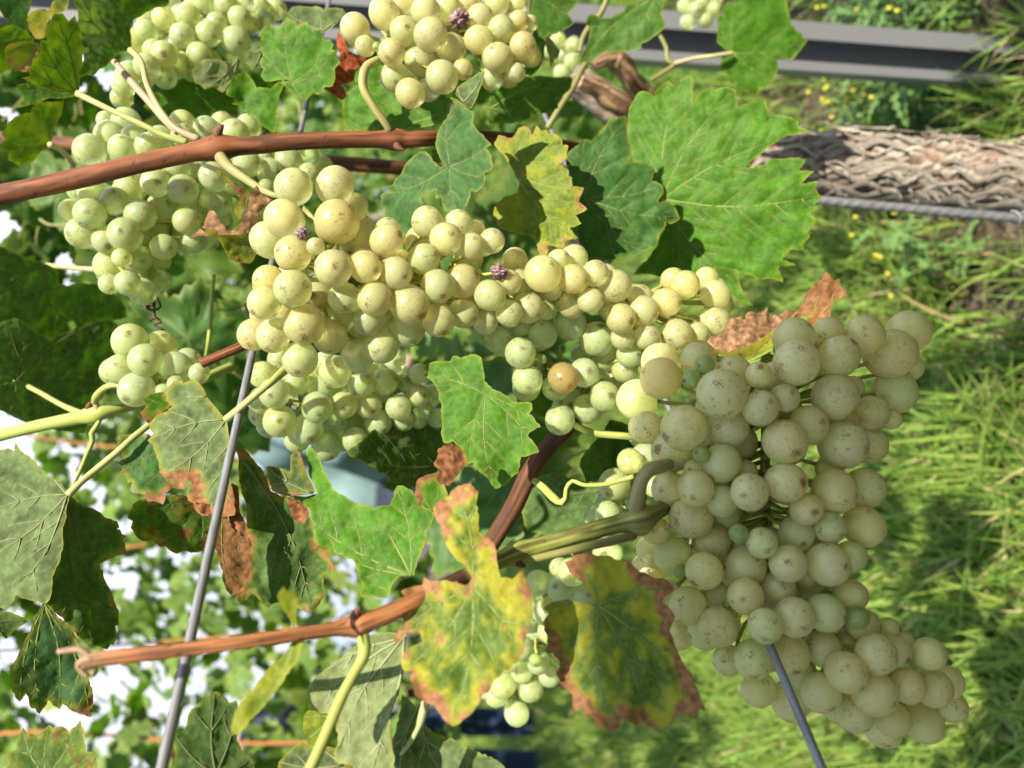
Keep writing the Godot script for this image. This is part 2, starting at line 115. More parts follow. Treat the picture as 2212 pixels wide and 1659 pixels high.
	var berries_g := [381,-272,49,81,0, 269,-168,-10,77,0, 434,-159,-205,73,0, 356,-105,-305,77,0, 429,-207,-41,33,1, 476,-251,-37,34,1, 78,-188,37,60,0, 187,-206,39,28,1, 72,-340,104,60,0, 184,-168,-116,72,0, 520,-960,-87,87,0, 371,-673,38,78,0, 482,-512,82,75,0, 211,-708,28,80,0, 229,-463,97,70,0, 63,-648,73,73,0, 101,-460,108,66,0, 504,-688,35,69,0, -184,-211,52,60,0, -365,-257,53,65,0, -58,-304,103,31,1, -198,-154,-8,23,1, -26,-197,-23,71,0, -325,-350,187,54,0, -313,-183,-18,62,0, -160,-156,-75,63,0, -253,-323,112,58,0, -39,-629,-29,84,0, -159,-589,133,68,0, -321,-668,164,37,1, -430,-717,190,65,0, -554,-716,185,70,0, -479,-613,194,63,0, -438,-597,96,56,0, -564,-567,132,63,0, -569,-952,141,61,0, -734,-1000,26,66,0, -646,-698,107,64,0, 279,-570,50,67,0, 385,-1008,-133,80,0, 602,-1076,-148,78,0, 581,-821,-29,68,0, 270,-322,-13,69,0, 336,-384,89,58,0, 156,-285,20,65,0, 58,-150,-97,62,0, 491,-200,-317,73,0, 262,-97,-187,58,0, -113,-280,-53,64,0, -178,-361,39,65,0, -459,-354,97,60,0, -588,-413,20,55,0, -150,-452,138,60,0, -313,-463,156,62,0, -309,-574,142,60,0, -449,-482,96,61,0, -683,-844,85,59,0, -541,-835,178,56,0, 310,-878,-82,63,0, 60,-806,-4,70,0, 14,-529,111,53,0, 428,-491,-26,59,0, 571,-551,1,66,0, 586,-696,-46,55,0, 212,-396,-97,66,0, 502,-263,-118,61,0, 448,-351,-30,61,0, 32,-282,28,52,0, -17,-209,-136,49,0, 442,-383,80,43,0, -35,-348,-95,57,0, -146,-381,-70,54,0, -86,-372,122,50,0, -167,-124,-186,58,0, -255,-130,-259,63,0, -311,-300,-37,58,0, -77,-96,-80,47,0, -73,-524,59,57,0, -117,-469,-16,56,0, -242,-455,74,56,0, -59,-768,50,68,0, -269,-687,102,52,0, -451,-921,160,51,0, -679,-1094,36,54,0, -757,-867,7,59,0, -442,-812,146,51,0, -575,-1044,88,53,0, 368,-476,74,47,0, 402,-767,-14,39,0, 280,-760,-53,51,0, 196,-877,-89,64,0, 287,-967,-91,35,0, 474,-1084,-152,48,0, 122,-703,-44,45,0, 122,-375,-2,43,0, 133,-208,-24,33,0, -415,-256,-48,59,0, -446,-198,-123,50,0, -492,-314,4,52,0, -236,-349,-38,38,0, -291,-141,-102,43,0, -48,-613,105,51,0, -147,-690,94,52,0, -213,-568,48,43,0, -269,-612,-5,51,0, -251,-704,1,51,0, -366,-731,102,54,0, -344,-747,26,29,0, -438,-687,73,43,0, -441,-886,80,43,0, -391,-832,86,38,0, -537,-549,30,53,0, -638,-535,4,64,0, -677,-681,20,33,0, -541,-955,-199,56,0, -329,-465,-204,63,0, -328,-675,-226,62,0, -645,-1028,-41,56,0, 494,-738,-252,54,0, -259,-619,-148,60,0, -390,-770,-287,60,0, -549,-819,-45,60,0, -264,-748,-154,58,0, -91,-332,-244,62,0, -121,-413,-394,55,0, -493,-697,-70,62,0, -272,-338,-191,60,0, -231,-548,-348,57,0, 128,-317,-92,55,0, 254,-708,-197,56,0, 41,-466,-184,64,0, 73,-628,-213,56,0, 244,-793,-294,60,0, 369,-458,-132,57,0, 232,-514,-357,57,0, -370,-679,-66,60,0, -514,-735,39,54,0, -207,-419,-214,55,0, -737,-1117,-191,60,0, -310,-490,-21,58,0, 84,-347,-301,57,0, -666,-781,-111,57,0, 401,-893,-306,60,0, -169,-539,-122,64,0, 439,-411,-363,63,0, -182,-743,-241,62,0, 222,-529,-78,53,0, 295,-509,-247,56,0, -597,-661,-175,59,0, 36,-422,-58,59,0, -459,-852,-154,63,0, 197,-359,-240,53,0, -729,-971,-101,54,0, -657,-680,-78,57,0, 434,-568,-164,57,0, -541,-579,-240,63,0, 49,-704,-330,60,0, 92,-441,-356,60,0, -773,-886,-170,55,0, -28,-761,-203,59,0, 267,-871,-429,54,0, -155,-455,-308,55,0, 299,-388,-193,53,0, -526,-519,-119,58,0, -387,-744,-150,53,0, 380,-927,-446,63,0, 303,-605,-152,61,0, 552,-622,-148,62,0, 313,-387,-315,58,0, 413,-448,-481,61,0, -805,-1029,-166,63,0, -38,-478,-359,60,0, 520,-912,-325,53,0, -420,-551,-57,57,0, -707,-771,-244,63,0, -745,-1091,-65,54,0, -242,-353,-328,64,0, 521,-978,-467,60,0, -833,-1199,-233,59,0, -158,-635,-186,57,0, 410,-431,-230,62,0, -579,-936,-36,56,0, -205,-425,-460,56,0, 472,-622,-77,54,0, 584,-673,-256,63,0, 135,-446,-245,59,0, -305,-413,-104,54,0, 540,-742,-156,55,0, -367,-499,-306,52,0, -442,-810,-44,54,0, -669,-887,-83,58,0, 324,-445,-12,58,0, 558,-780,-328,62,0, 427,-618,-311,58,0, -169,-553,-260,58,0, -564,-778,-173,53,0, 62,-557,-129,53,0, 177,-636,-191,55,0, -78,-816,-299,56,0, -692,-781,-1,57,0]
	berries_g.append_array([321,-304,-118,53,0, 180,-692,-300,64,0, -153,-696,-91,59,0, -449,-476,-366,55,0, -838,-1062,-267,54,0, 198,-377,-349,59,0, 79,-355,-179,57,0, -344,-400,-353,56,0, -292,-565,-253,55,0, 213,-894,-340,59,0, -165,-314,-151,56,0, 87,-503,-11,55,0, -590,-800,59,53,0, -449,-405,-221,55,0, 288,-444,-427,64,0])
	make_bunch("biggest bunch of speckled grapes, all in shade, in front of the grass at the right", Vector3(-0.0413, 0.7022, -0.2399), berries_g, [323,-523,-141, 207,-513,-128, 41,-500,-108, -143,-511,-84, -311,-570,-56, -452,-668,-35, -561,-773,-34], [0,0,0,26,54,2,30,24,110,-4,51,22,142,-28,55,23,148,-75,22,23,146,-165,-106,18,154,-271,-221,11], "grey")
	var berries_h := [-258,-166,63,71,0, -358,-181,-22,74,0, -155,-223,102,56,0, -136,-310,38,59,0, -59,-311,-28,51,0, -217,-343,-19,51,0, -266,-337,81,50,0, -274,-345,-89,45,0, -307,-232,52,17,1, -378,-126,94,56,0, -445,-234,-81,51,0, -426,-134,-110,58,0, -459,-231,64,48,0, -494,-215,-164,55,0, -494,-258,-252,50,0, -329,-247,-173,55,0, -269,-408,-174,50,0, -514,-299,-408,52,0, -447,-229,-367,56,0, -169,-367,-222,53,0, -309,-445,-319,54,0, -157,-349,-119,55,0, -435,-187,-257,50,0, -172,-268,-56,53,0, -84,-401,-268,54,0, -388,-275,-262,56,0, -262,-356,-261,49,0, -269,-212,-98,55,0, -534,-325,-317,50,0, -249,-309,-178,52,0, -71,-358,-161,50,0, -217,-437,-287,50,0]
	make_bunch("sunlit green grapes peeping out behind the left edge of the big shaded bunch", Vector3(-0.0176, 0.7011, -0.3298), berries_h, [-215,-272,-1, -239,-278,-41, -264,-287,-92, -295,-294,-147, -339,-295,-199, -391,-289,-248, -441,-284,-294], [0,0,0,15,-26,-48,28,16,-40,-99,46,16,-53,-237,68,16,-79,-329,-19,11], "green")
	var berries_i := [-21,-18,112,70,0, 106,55,197,67,0, -441,144,-178,62,0, -386,184,-50,33,1, -798,219,-408,67,0, 9,98,124,62,0, 24,188,52,63,0, 102,89,83,51,0, -632,162,-304,68,0, -608,163,-438,79,0, -563,63,-301,61,0, -127,145,27,64,0, -82,198,-62,57,0, 199,-109,223,69,0, -242,108,-43,64,0, -377,14,-181,66,0, -349,241,-131,65,0, -272,162,-172,65,0, -178,249,-82,64,0, -191,-24,-34,64,0, 96,-143,156,61,0, -598,311,-293,67,0, -682,333,-376,62,0, -689,380,-465,45,0, -432,293,-198,61,0, -690,131,-606,60,0, -144,165,-179,60,0, -56,-77,-71,64,0, -474,216,-413,65,0, -720,278,-604,61,0, -317,104,-293,56,0, -823,276,-739,65,0, -27,20,-193,58,0, -756,122,-715,57,0, -144,104,-303,68,0, 159,-168,8,68,0, -852,198,-573,65,0, -4,54,-87,65,0, -366,104,-476,68,0, -249,178,-391,67,0, -652,86,-717,64,0, -415,203,-302,62,0, -591,58,-583,68,0, -476,-29,-442,65,0, 94,-208,-148,63,0, -277,-77,-265,60,0, -526,213,-279,58,0, 52,-14,0,56,0, -904,166,-675,58,0, -669,268,-494,62,0, -42,130,-210,59,0, -76,-98,-177,56,0, -213,221,-258,57,0, -405,6,-340,62,0, -545,259,-519,62,0, -234,-53,-162,57,0, 40,-197,-35,61,0, -718,118,-489,61,0, -614,206,-634,57,0, -302,54,-390,59,0, -498,102,-380,57,0]
	make_bunch("shaded bunch between the two brown edged yellow leaves, one lone grape dangling below", Vector3(-0.0985, 0.6908, -0.3726), berries_i, [0,0,0, -84,39,-71, -198,82,-156, -331,120,-251, -466,152,-351, -584,177,-447, -669,192,-525], [], "green")
	var berries_k := [-426,289,384,79,0, -369,80,346,80,0, -286,207,387,79,0, -255,-8,356,80,0, -216,288,296,77,0, -165,95,320,77,0, -106,-57,323,77,0, -58,170,256,77,0, 43,97,74,83,0, -85,179,56,70,0, -38,-96,74,71,0, -111,42,27,72,0, -211,2,210,73,0, -26,122,-69,71,0, -171,171,160,69,0, 17,-125,-59,81,0, -77,42,171,71,0, -311,213,184,78,0, 131,18,-97,81,0, -240,137,33,72,0, -221,-30,66,71,0, -47,-114,211,73,0]
	make_bunch("dark backlit bunch in front of the grey steel post at the top edge", Vector3(0.4158, 0.4482, -0.7991), berries_k, [0,0,0, -49,22,54, -95,42,108, -136,64,161, -180,92,217, -229,125,271, -280,161,314], [], "green")
	var berries_l := [-253,24,409,75,0, -86,-7,334,76,0, -351,118,409,68,0, -29,122,304,69,0, -397,-20,448,68,0, -251,-97,360,69,0, -129,65,233,70,0, -72,164,178,70,0, -464,193,383,68,0, -527,44,435,68,0, 40,11,-35,62,0, 23,-69,92,74,0, -79,33,74,64,0, -52,-64,-91,74,0, 32,112,100,61,0, -308,-91,238,62,0, -148,-81,159,66,0, -409,-23,161,61,0, -179,-62,31,63,0, 90,-105,-48,66,0, -331,126,68,65,0, 68,82,-136,69,0, -205,43,68,61,0, -461,18,262,64,0, -261,58,200,66,0, -96,-186,29,61,0, -9,-35,214,61,0, -378,166,214,61,0, 20,144,-25,62,0, -274,-104,110,64,0]
	make_bunch("blurred shaded bunch deep in the foliage right of the golden bunch", Vector3(0.3007, 0.6245, -0.6861), berries_l, [0,0,0, -46,1,58, -106,8,121, -176,15,177, -253,22,232, -327,35,291, -387,53,346], [], "green")

	# ---- leaves: foot, facing, direction of the midrib, outline, rib tips
	make_leaf("largest bright green crinkled leaf beside the trunk, its lobes deeply cut", Vector3(0.0958, 0.6410, -0.3839), Vector3(-0.095, 0.544, 0.833), Vector3(0.215, -0.806, 0.551), [-316,-103, -224,-100, -101,-55, -4,-12, 54,16, 136,-13, 215,-78, 283,-158, 298,-196, 333,-247, 360,-151, 409,-38, 490,106, 559,208, 612,258, 653,306, 551,272, 453,264, 481,304, 528,361, 538,411, 551,438, 576,473, 499,465, 498,495, 512,550, 465,495, 428,540, 450,600, 419,600, 393,642, 368,637, 329,685, 284,663, 268,707, 242,697, 220,734, 171,713, 148,736, 131,662, 93,731, 71,665, 42,693, 23,704, -10,611, -26,542, -9,524, -12,465, -25,430, -62,506, -85,555, -107,619, -105,698, -96,756, -135,712, -162,711, -212,658, -237,591, -313,594, -323,537, -322,457, -402,473, -433,435, -438,376, -454,370, -452,323, -441,289, -422,257, -496,273, -553,286, -561,270, -563,223, -545,186, -578,166, -557,116, -522,78, -561,51, -578,17, -560,-21, -510,-63, -397,-96], [-560,230, -97,753, 218,731, 551,272, 298,-196, -410,452], "bright", {"ruf": 0.003, "puck": 0.0008})
	make_leaf("matt green leaf half in shadow, overlapping the left of the largest bright leaf", Vector3(0.0900, 0.6877, -0.3634), Vector3(-0.051, 0.199, 0.979), Vector3(0.248, -0.947, 0.206), [-180,-46, -35,-45, 148,-76, 281,-64, 319,19, 325,132, 327,197, 315,268, 263,300, 243,339, 192,348, 228,370, 212,423, 155,410, 115,375, 112,334, 83,365, 40,375, 6,334, -40,360, -87,319, -103,239, -142,264, -188,287, -199,275, -252,275, -322,283, -317,225, -333,214, -319,195, -290,165, -255,95, -271,65, -250,33, -233,-17], [-311,280, 40,375, 212,423, 330,207, -270,68], "matt", {"ruf": 0.003})
	make_leaf("yellowing lime green leaf with orange scorched teeth, left of the big bright leaves", Vector3(0.0966, 0.7235, -0.3518), Vector3(0.048, 0.432, 0.900), Vector3(-0.060, -0.899, 0.435), [-95,-67, -29,-17, 15,27, 86,21, 100,-30, 143,-79, 193,-98, 251,-56, 265,5, 279,94, 378,145, 363,181, 328,174, 335,214, 341,261, 313,256, 299,315, 250,273, 229,328, 187,296, 160,346, 125,306, 97,318, 65,327, 61,278, 19,270, 12,252, -16,250, -24,235, -39,202, -66,244, -87,238, -122,246, -127,217, -148,216, -173,192, -181,148, -200,136, -196,111, -223,87, -183,68, -222,43, -216,-1, -174,-28, -173,-50, -183,-92, -147,-112], [-137,216, 76,327, 160,346, 299,315, -222,43, -176,-103], "lime", {"brown": 0.0022})
	make_leaf("mid green leaf with pale veins over the end of the red brown cane", Vector3(0.0920, 0.7553, -0.3270), Vector3(0.085, 0.406, 0.910), Vector3(0.996, -0.011, -0.089), [-42,0, -75,30, -107,74, -139,77, -188,45, -223,8, -252,-31, -287,-68, -273,-85, -323,-96, -312,-114, -322,-140, -299,-152, -314,-202, -249,-262, -192,-280, -136,-250, -119,-158, -130,-130, -102,-104, -60,-96, -64,-136, -36,-127, -39,-158, -18,-193, 57,-201, 87,-156, 97,-118, 118,-127, 153,-90, 151,-43, 178,-39, 190,-14, 158,62, 183,73, 165,95, 131,132, 100,176, 105,202, 97,240, 69,254, 28,293, -1,304, 21,260, -17,210, -52,160, -65,107, -53,58, -23,11], [0,297, 178,80, 151,-63, 30,-198, -319,-96], "matt", {})
	make_leaf("small upright grey green leaf tip standing beside the golden bunch", Vector3(0.1186, 0.7498, -0.3244), Vector3(-0.326, 0.537, 0.778), Vector3(0.819, -0.251, 0.516), [-47,11, -10,-4, 40,-14, 52,59, 57,106, 51,148, 14,121, -18,83, -50,42], [50,146, -50,42], "under", {})
	make_leaf("rounded bright green leaf with even teeth left of the golden bunch", Vector3(0.1375, 0.8245, -0.3646), Vector3(-0.085, 0.266, 0.960), Vector3(0.892, -0.410, 0.192), [-222,161, -230,122, -212,121, -216,90, -180,53, -182,22, -149,0, -150,-31, -120,-47, -62,-14, -1,2, -37,1, -50,-24, -14,-30, 50,-47, 89,-46, 108,2, 138,6, 139,38, 179,64, 172,105, 152,140, 166,175, 139,185, 138,216, 108,209, 107,232, 84,245, 52,237, 27,264, -5,247, -47,271, -78,232, -109,248, -144,254, -150,207, -171,190, -208,182], [-144,254, 106,231, -214,90, 89,-44, 164,175], "bright", {})
	make_leaf("small light green leaf with a yellow folded edge left of the rounded leaf", Vector3(0.1424, 0.8328, -0.3830), Vector3(-0.142, 0.047, 0.989), Vector3(-0.440, 0.892, -0.105), [40,218, 21,240, 2,210, -29,203, -48,196, -87,169, -143,150, -185,119, -95,66, -33,13, -2,-31, 19,-10, 5,38, 41,100, 117,108, 125,176, 65,240], [66,236, 114,109, -180,120], "bright", {})
	make_leaf("big crinkled leaf at the top left with a whitened patch across its lobe", Vector3(0.1574, 0.9013, -0.3881), Vector3(-0.174, -0.736, 0.654), Vector3(0.638, 0.422, 0.644), [56,64, 104,90, 177,81, 227,76, 294,52, 331,82, 219,170, -71,318, -104,294, -112,257, -148,192, -191,136, -212,97, -250,67, -287,59, -289,37, -257,30, -236,12, -192,17, -176,14, -131,19, -57,22, -1,-1], [-98,291, -284,43, 77,235, 304,66], "painted_glare", {"ruf": 0.004, "stalk": [-42,-32,103, -116,-97,164, -233,-137,221, -327,-186,279, -408,-239,307, -466,-295,326, -506,-385,330]})
	make_leaf("yellow green backlit lobe of leaf at the top left, on the long pale straight stalk", Vector3(0.1307, 0.9193, -0.3738), Vector3(-0.315, -0.744, 0.590), Vector3(0.735, 0.202, 0.647), [18,11, 47,55, 39,72, 74,93, 108,149, 123,191, 137,238, 141,289, 103,275, 94,313, 61,320, 5,286, 18,269, -9,279, -18,231, -45,245, -73,211, -95,197, -121,196, -132,168, -151,168, -157,138, -197,143, -182,132, -119,63, -47,27, -1,-1], [-148,167, 59,317, -46,244, 134,226], "glow", {"stalk": [-56,-59,159, -126,-194,190, -188,-325,211, -242,-440,218, -262,-523,211]})
	make_leaf("dark blue green leaf seen almost edge on under the backlit lobe", Vector3(0.1329, 0.9233, -0.3818), Vector3(0.267, -0.506, 0.820), Vector3(-0.339, 0.747, 0.571), [29,220, 0,220, -35,259, -29,169, -13,109, -9,7, 5,-6, 29,92, 61,162, 60,223], [30,232, -30,254], "dark", {})
	make_leaf("toothed yellow green leaf at the left edge above the red brown cane", Vector3(0.1173, 0.9450, -0.4096), Vector3(-0.159, -0.767, 0.621), Vector3(0.466, 0.496, 0.732), [-122,169, -152,171, -167,157, -166,125, -201,112, -192,92, -188,53, -165,51, -143,24, -87,18, -54,13, -1,-1, 57,22, 108,31, 173,47, 221,69, 166,113, 128,149, 93,156, 61,148, 31,170, -43,196, -118,195], [-151,170, 128,149, -187,54, 210,71], "glow", {"stalk": [-28,-40,99, -22,-45,-1, -30,-41,-103, -41,-24,-207]})
	make_leaf("plain blue green leaf in the very top left corner", Vector3(0.1942, 0.9745, -0.4187), Vector3(-0.268, -0.465, 0.844), Vector3(-0.584, -0.618, -0.526), [72,41, 47,70, 59,113, 57,145, 33,151, 30,166, -1,176, -65,145, -136,92, 5,-12], [30,166, -76,135, 46,69], "matt", {})
	make_leaf("small yellow leaf with a rolled brown upper rim at the top left", Vector3(0.1578, 0.9433, -0.3914), Vector3(-0.474, -0.418, 0.775), Vector3(-0.619, 0.784, 0.045), [10,147, -38,150, -63,107, -59,86, -31,26, 7,-15, 49,46, 65,88, 56,121], [43,125, -43,138], "yellow", {"brown": 0.003})
	make_leaf("yellowing curled leaf with a dark tip between the corner leaf and the crinkled leaf", Vector3(0.1868, 0.9360, -0.4053), Vector3(-0.205, -0.177, 0.963), Vector3(-0.684, 0.729, -0.011), [2,227, -43,238, -66,204, -36,163, -13,100, -31,28, 11,-31, 31,44, 9,96, 37,123, 51,165, 36,202], [46,170, -46,231], "yellow", {"brown": 0.0025})
	make_leaf("green yellow leaf with soft edges below the plain corner leaf", Vector3(0.1721, 0.9791, -0.4301), Vector3(-0.221, -0.748, 0.626), Vector3(0.453, -0.647, -0.613), [110,-52, 129,-28, 86,85, -10,208, -51,179, -77,141, -86,97, -76,23], [-10,204, 84,70, -74,139], "glow", {})
	make_leaf("huge dark leaf seen from below at the left edge, pale veins fanning from one point", Vector3(0.0021, 0.9735, -0.4397), Vector3(-0.010, -0.728, 0.685), Vector3(0.248, -0.666, -0.704), [-190,201, -263,139, -316,76, -293,-20, -188,-97, -53,-138, -32,-70, -11,-16, 5,-9, 11,-52, -10,-142, 38,-161, 133,-112, 192,-52, 280,83, 344,191, 380,276, 248,320, 230,385, 212,419, 175,453, 168,530, 61,473, -16,529, -92,604, -169,633, -205,585, -229,500, -207,406, -193,325, -163,218], [-106,-52, -307,214, -221,498, 79,468, 354,283, 201,-24], "back", {"stalk": [-1,74,-169, -62,-136,66, -124,-338,300, -160,-514,530]})
	make_leaf("dark lobed leaf seen from below, above the fanned veins at the left", Vector3(0.0674, 0.9732, -0.4747), Vector3(-0.058, -0.722, 0.689), Vector3(-0.913, -0.241, -0.329), [422,305, 242,375, 102,406, 71,327, 24,278, -27,349, -59,332, -71,380, -80,393, -208,420, -345,440, -344,338, -296,253, -225,182, -69,143, -26,118, -54,44, 100,-74, 219,-185], [323,67, 71,327, -339,427, -56,335], "back", {"stalk": [17,48,-118, -16,-169,17, -38,-311,140]})
	make_leaf("grey green downy leaf back with scorched brown rim, half behind the grey wire", Vector3(-0.0131, 0.8401, -0.2994), Vector3(0.328, 0.107, 0.939), Vector3(-0.581, 0.806, 0.111), [-2,0, 24,4, 81,8, 114,11, 154,3, 194,5, 217,24, 228,51, 238,51, 259,78, 247,92, 234,126, 206,139, 169,130, 164,154, 175,187, 165,232, 148,241, 118,239, 110,267, 86,264, 49,273, 2,287, -46,291, -69,291, -71,268, -92,261, -97,245, -119,225, -138,238, -171,268, -193,258, -215,266, -247,260, -292,212, -321,167, -229,122, -175,100, -120,67], [-46,281, 228,51, 108,264, -290,211], "under", {"brown": 0.0045, "scorch": [-110,328, -202,264, -302,200, -128,232], "stalk": [4,-13,58, 48,-76,138, 95,-133,167, 139,-184,155, 184,-220,70]})
	make_leaf("small clean green lobe poking out beside the downy leaf back", Vector3(-0.0101, 0.8634, -0.3140), Vector3(0.024, -0.273, 0.962), Vector3(0.216, 0.941, 0.262), [-1,90, -28,105, -65,68, -15,30, 21,-1, 37,27, 63,42, 51,72, 26,106], [26,105, -26,98], "bright", {"brown": 0.002})
	make_leaf("blue green toothed leaf with a dry brown lower corner, before the sky", Vector3(-0.0260, 0.8662, -0.3269), Vector3(0.319, 0.014, 0.948), Vector3(-0.606, 0.772, 0.192), [138,153, 93,167, 88,190, 67,185, 46,207, 26,193, -6,206, -17,191, -34,209, -63,203, -89,183, -115,191, -129,173, -165,154, -134,121, -125,93, -166,58, -149,38, -109,47, -19,27, 114,36, 156,84, 179,123], [174,121, 50,203, -157,150, -67,199], "matt", {"brown": 0.0035, "scorch": [-153,146, -152,63]})
	make_leaf("broad grey green downy leaf back, sunlit, at the left edge", Vector3(-0.0430, 0.9036, -0.3224), Vector3(0.470, 0.166, 0.867), Vector3(-0.614, 0.767, 0.186), [-188,407, -236,382, -223,322, -254,307, -317,265, -312,244, -247,198, -213,160, -104,78, -49,30, -10,-1, 20,-7, 106,10, 183,24, 260,38, 325,53, 379,52, 348,74, 384,91, 406,127], [157,245, -26,331, -218,319, -285,224, 372,97], "under", {"ruf": 0.003, "stalk": [6,-19,47, 51,-58,33, 92,-99,9, 165,-181,1, 217,-230,-21, 282,-299,-61, 311,-322,-108]})
	make_leaf("deep green drooping lobe with pale veins, right of the downy leaf back at the left", Vector3(-0.0435, 0.9044, -0.3247), Vector3(0.327, -0.677, 0.660), Vector3(-0.918, -0.393, 0.051), [30,46, 76,104, 160,246, 212,320, 234,346, 205,373, 185,421, 173,478, 151,540, 135,561, 80,606, 63,595, 51,605, 27,575, 17,541, 4,543, -3,519, -14,465, -18,408, -15,340, -15,294, -55,292, -123,299, -129,244, -148,235, -134,219, -135,199, -136,165, -98,129, -94,108, -49,64, -14,11, -2,-4], [131,564, -143,236, 12,537], "back", {"brown": 0.0015})  # shaded half of the leaf above, drawn apart and painted a deeper green
	make_leaf("dark teal green leaf with a brown corner, below the forked dry cane tip", Vector3(-0.0776, 0.9003, -0.2942), Vector3(0.102, -0.453, 0.885), Vector3(-0.995, -0.040, 0.094), [7,-5, 19,24, 42,83, 64,121, 82,164, 98,192, 103,227, 93,234, 95,259, 87,297, 75,314, 51,287, 46,332, 14,372, -11,332, -46,370, -55,355, -98,391, -143,419, -150,377, -133,281, -109,212, -90,101, -42,50, -5,-5], [75,312, 14,370, -142,418, 98,212, -46,369], "teal", {"brown": 0.003, "scorch": [-137,411, -147,387]})
	make_leaf("dull leaf with a small ringed spot rising from the bottom left corner", Vector3(-0.1241, 0.8874, -0.2639), Vector3(0.643, 0.049, 0.764), Vector3(0.765, -0.089, -0.638), [123,1, 146,28, 131,46, 128,74, 99,73, 82,111, 44,176, 24,134, -7,154, -29,147, -48,158, -67,118, -103,128, -127,148, -127,104, -120,80, -141,72, -127,35, -131,-1], [-126,145, -47,155, 45,173, 127,74], "dull", {"spots": 0.3})
	make_leaf("dark pointed leaf back with fine veins at the bottom edge, right of the wire", Vector3(-0.1159, 0.8313, -0.2404), Vector3(0.477, -0.406, 0.780), Vector3(0.861, 0.037, -0.507), [-56,213, -63,191, -85,183, -92,153, -102,126, -128,116, -118,65, -129,1, 128,-17, 97,36, 57,90, 52,156, 46,206, 23,198, 2,225, -19,235], [-19,232, 46,203, -125,114, 98,31], "back", {})
	make_leaf("little dark leaf tip at the left edge over pale sky", Vector3(-0.0953, 0.9357, -0.3365), Vector3(0.252, -0.398, 0.882), Vector3(-0.459, -0.851, -0.253), [38,15, 37,37, 42,63, 6,74, -41,101, -55,29, -42,-5, -40,-28], [-41,99, 41,63], "back", {})
	make_leaf("broad shaded green leaf back with yellow scorched teeth in the centre left, behind the wire", Vector3(-0.0295, 0.8356, -0.3081), Vector3(0.330, -0.212, 0.920), Vector3(-0.885, -0.410, 0.223), [44,66, 61,187, 93,298, 149,395, 207,458, 199,487, 149,469, 134,518, 116,546, 88,535, 46,561, 26,585, -22,627, -53,612, -87,565, -107,521, -155,522, -144,459, -167,451, -139,425, -122,391, -142,329, -153,243, -78,184, -48,145, -52,68, -39,23, -1,-72], [116,539, -25,621, -149,519, 197,484, -140,276], "back", {"brown": 0.0025})
	make_leaf("narrow yellow green leaf with a thick rust brown rim beside the wire", Vector3(-0.0468, 0.8392, -0.2889), Vector3(0.192, -0.354, 0.915), Vector3(-0.954, -0.286, 0.089), [59,105, 55,135, 54,186, 60,251, 48,282, 12,269, -24,237, -49,201, -58,141, -29,84, -12,27, -2,-17], [47,278, -47,194], "yellow", {"brown": 0.006, "scorch": [54,107, 52,198, 46,273, 12,269]})
	make_leaf("rust brown dry strip of leaf curling down along the grey wire", Vector3(-0.0442, 0.8465, -0.2874), Vector3(0.301, -0.415, 0.859), Vector3(-0.298, -0.896, -0.329), [-17,-26, 16,4, 10,56, -11,73, 0,98, 46,120, 66,158, 98,202, 40,174, -20,138, -105,106, -109,71, -40,77, -20,38], [97,199, -97,96], "brown", {})
	make_leaf("dark leaf with burnt brown holes behind the downy leaf back", Vector3(-0.0524, 0.8629, -0.3583), Vector3(0.137, -0.538, 0.832), Vector3(-0.643, 0.591, 0.487), [206,214, 175,255, 150,249, 137,271, 104,275, 49,269, 31,243, -15,244, -32,226, -88,217, -101,186, -147,156, -162,114, -110,44, -74,-14, 29,9, 82,32, 154,121, 194,168], [168,249, -18,238, -151,151], "dull", {"brown": 0.003, "spots": 0.9})
	make_leaf("bright green leaf in the lower middle with one long finger lobe pointing up", Vector3(-0.0634, 0.7734, -0.2585), Vector3(0.430, 0.281, 0.858), Vector3(0.507, 0.711, -0.487), [97,630, 70,595, 44,560, 34,525, 14,483, -24,516, -64,573, -46,510, -42,465, -53,443, -80,404, -116,353, -115,315, -111,281, -92,238, -81,189, -102,155, -122,114, -155,90, -129,56, -102,18, -66,29, -25,30, 0,4, 4,-10, 60,14, 106,30, 140,55, 161,53, 182,60, 208,79, 204,112, 206,157, 222,192, 218,226, 203,250, 165,234, 132,223, 96,257, 83,298, 65,358, 60,400, 58,429, 74,468, 84,502, 99,533, 114,564, 124,611, 127,643], [125,641, -63,570, -113,348, -151,86, 202,249], "bright", {"ruf": 0.003, "puck": 0.0007})
	make_leaf("downy grey folded lobe left of the finger lobed bright leaf", Vector3(-0.0390, 0.8075, -0.2846), Vector3(0.359, -0.281, 0.890), Vector3(0.602, 0.798, 0.009), [-56,154, -77,127, -71,87, -33,30, 6,-3, 41,54, 71,91, 92,121, 96,145, 66,145, 13,110, 3,162, -19,187], [-19,185, 96,144, -76,126], "under", {"brown": 0.0015})
	make_leaf("orange brown dead scrap of leaf under the finger lobed leaf", Vector3(-0.0461, 0.8102, -0.2901), Vector3(0.157, -0.113, 0.981), Vector3(0.100, 0.990, 0.098), [13,67, -26,52, -48,22, -46,5, -27,-5, 6,1, 36,42, 47,74], [46,73, -46,23], "brown", {})
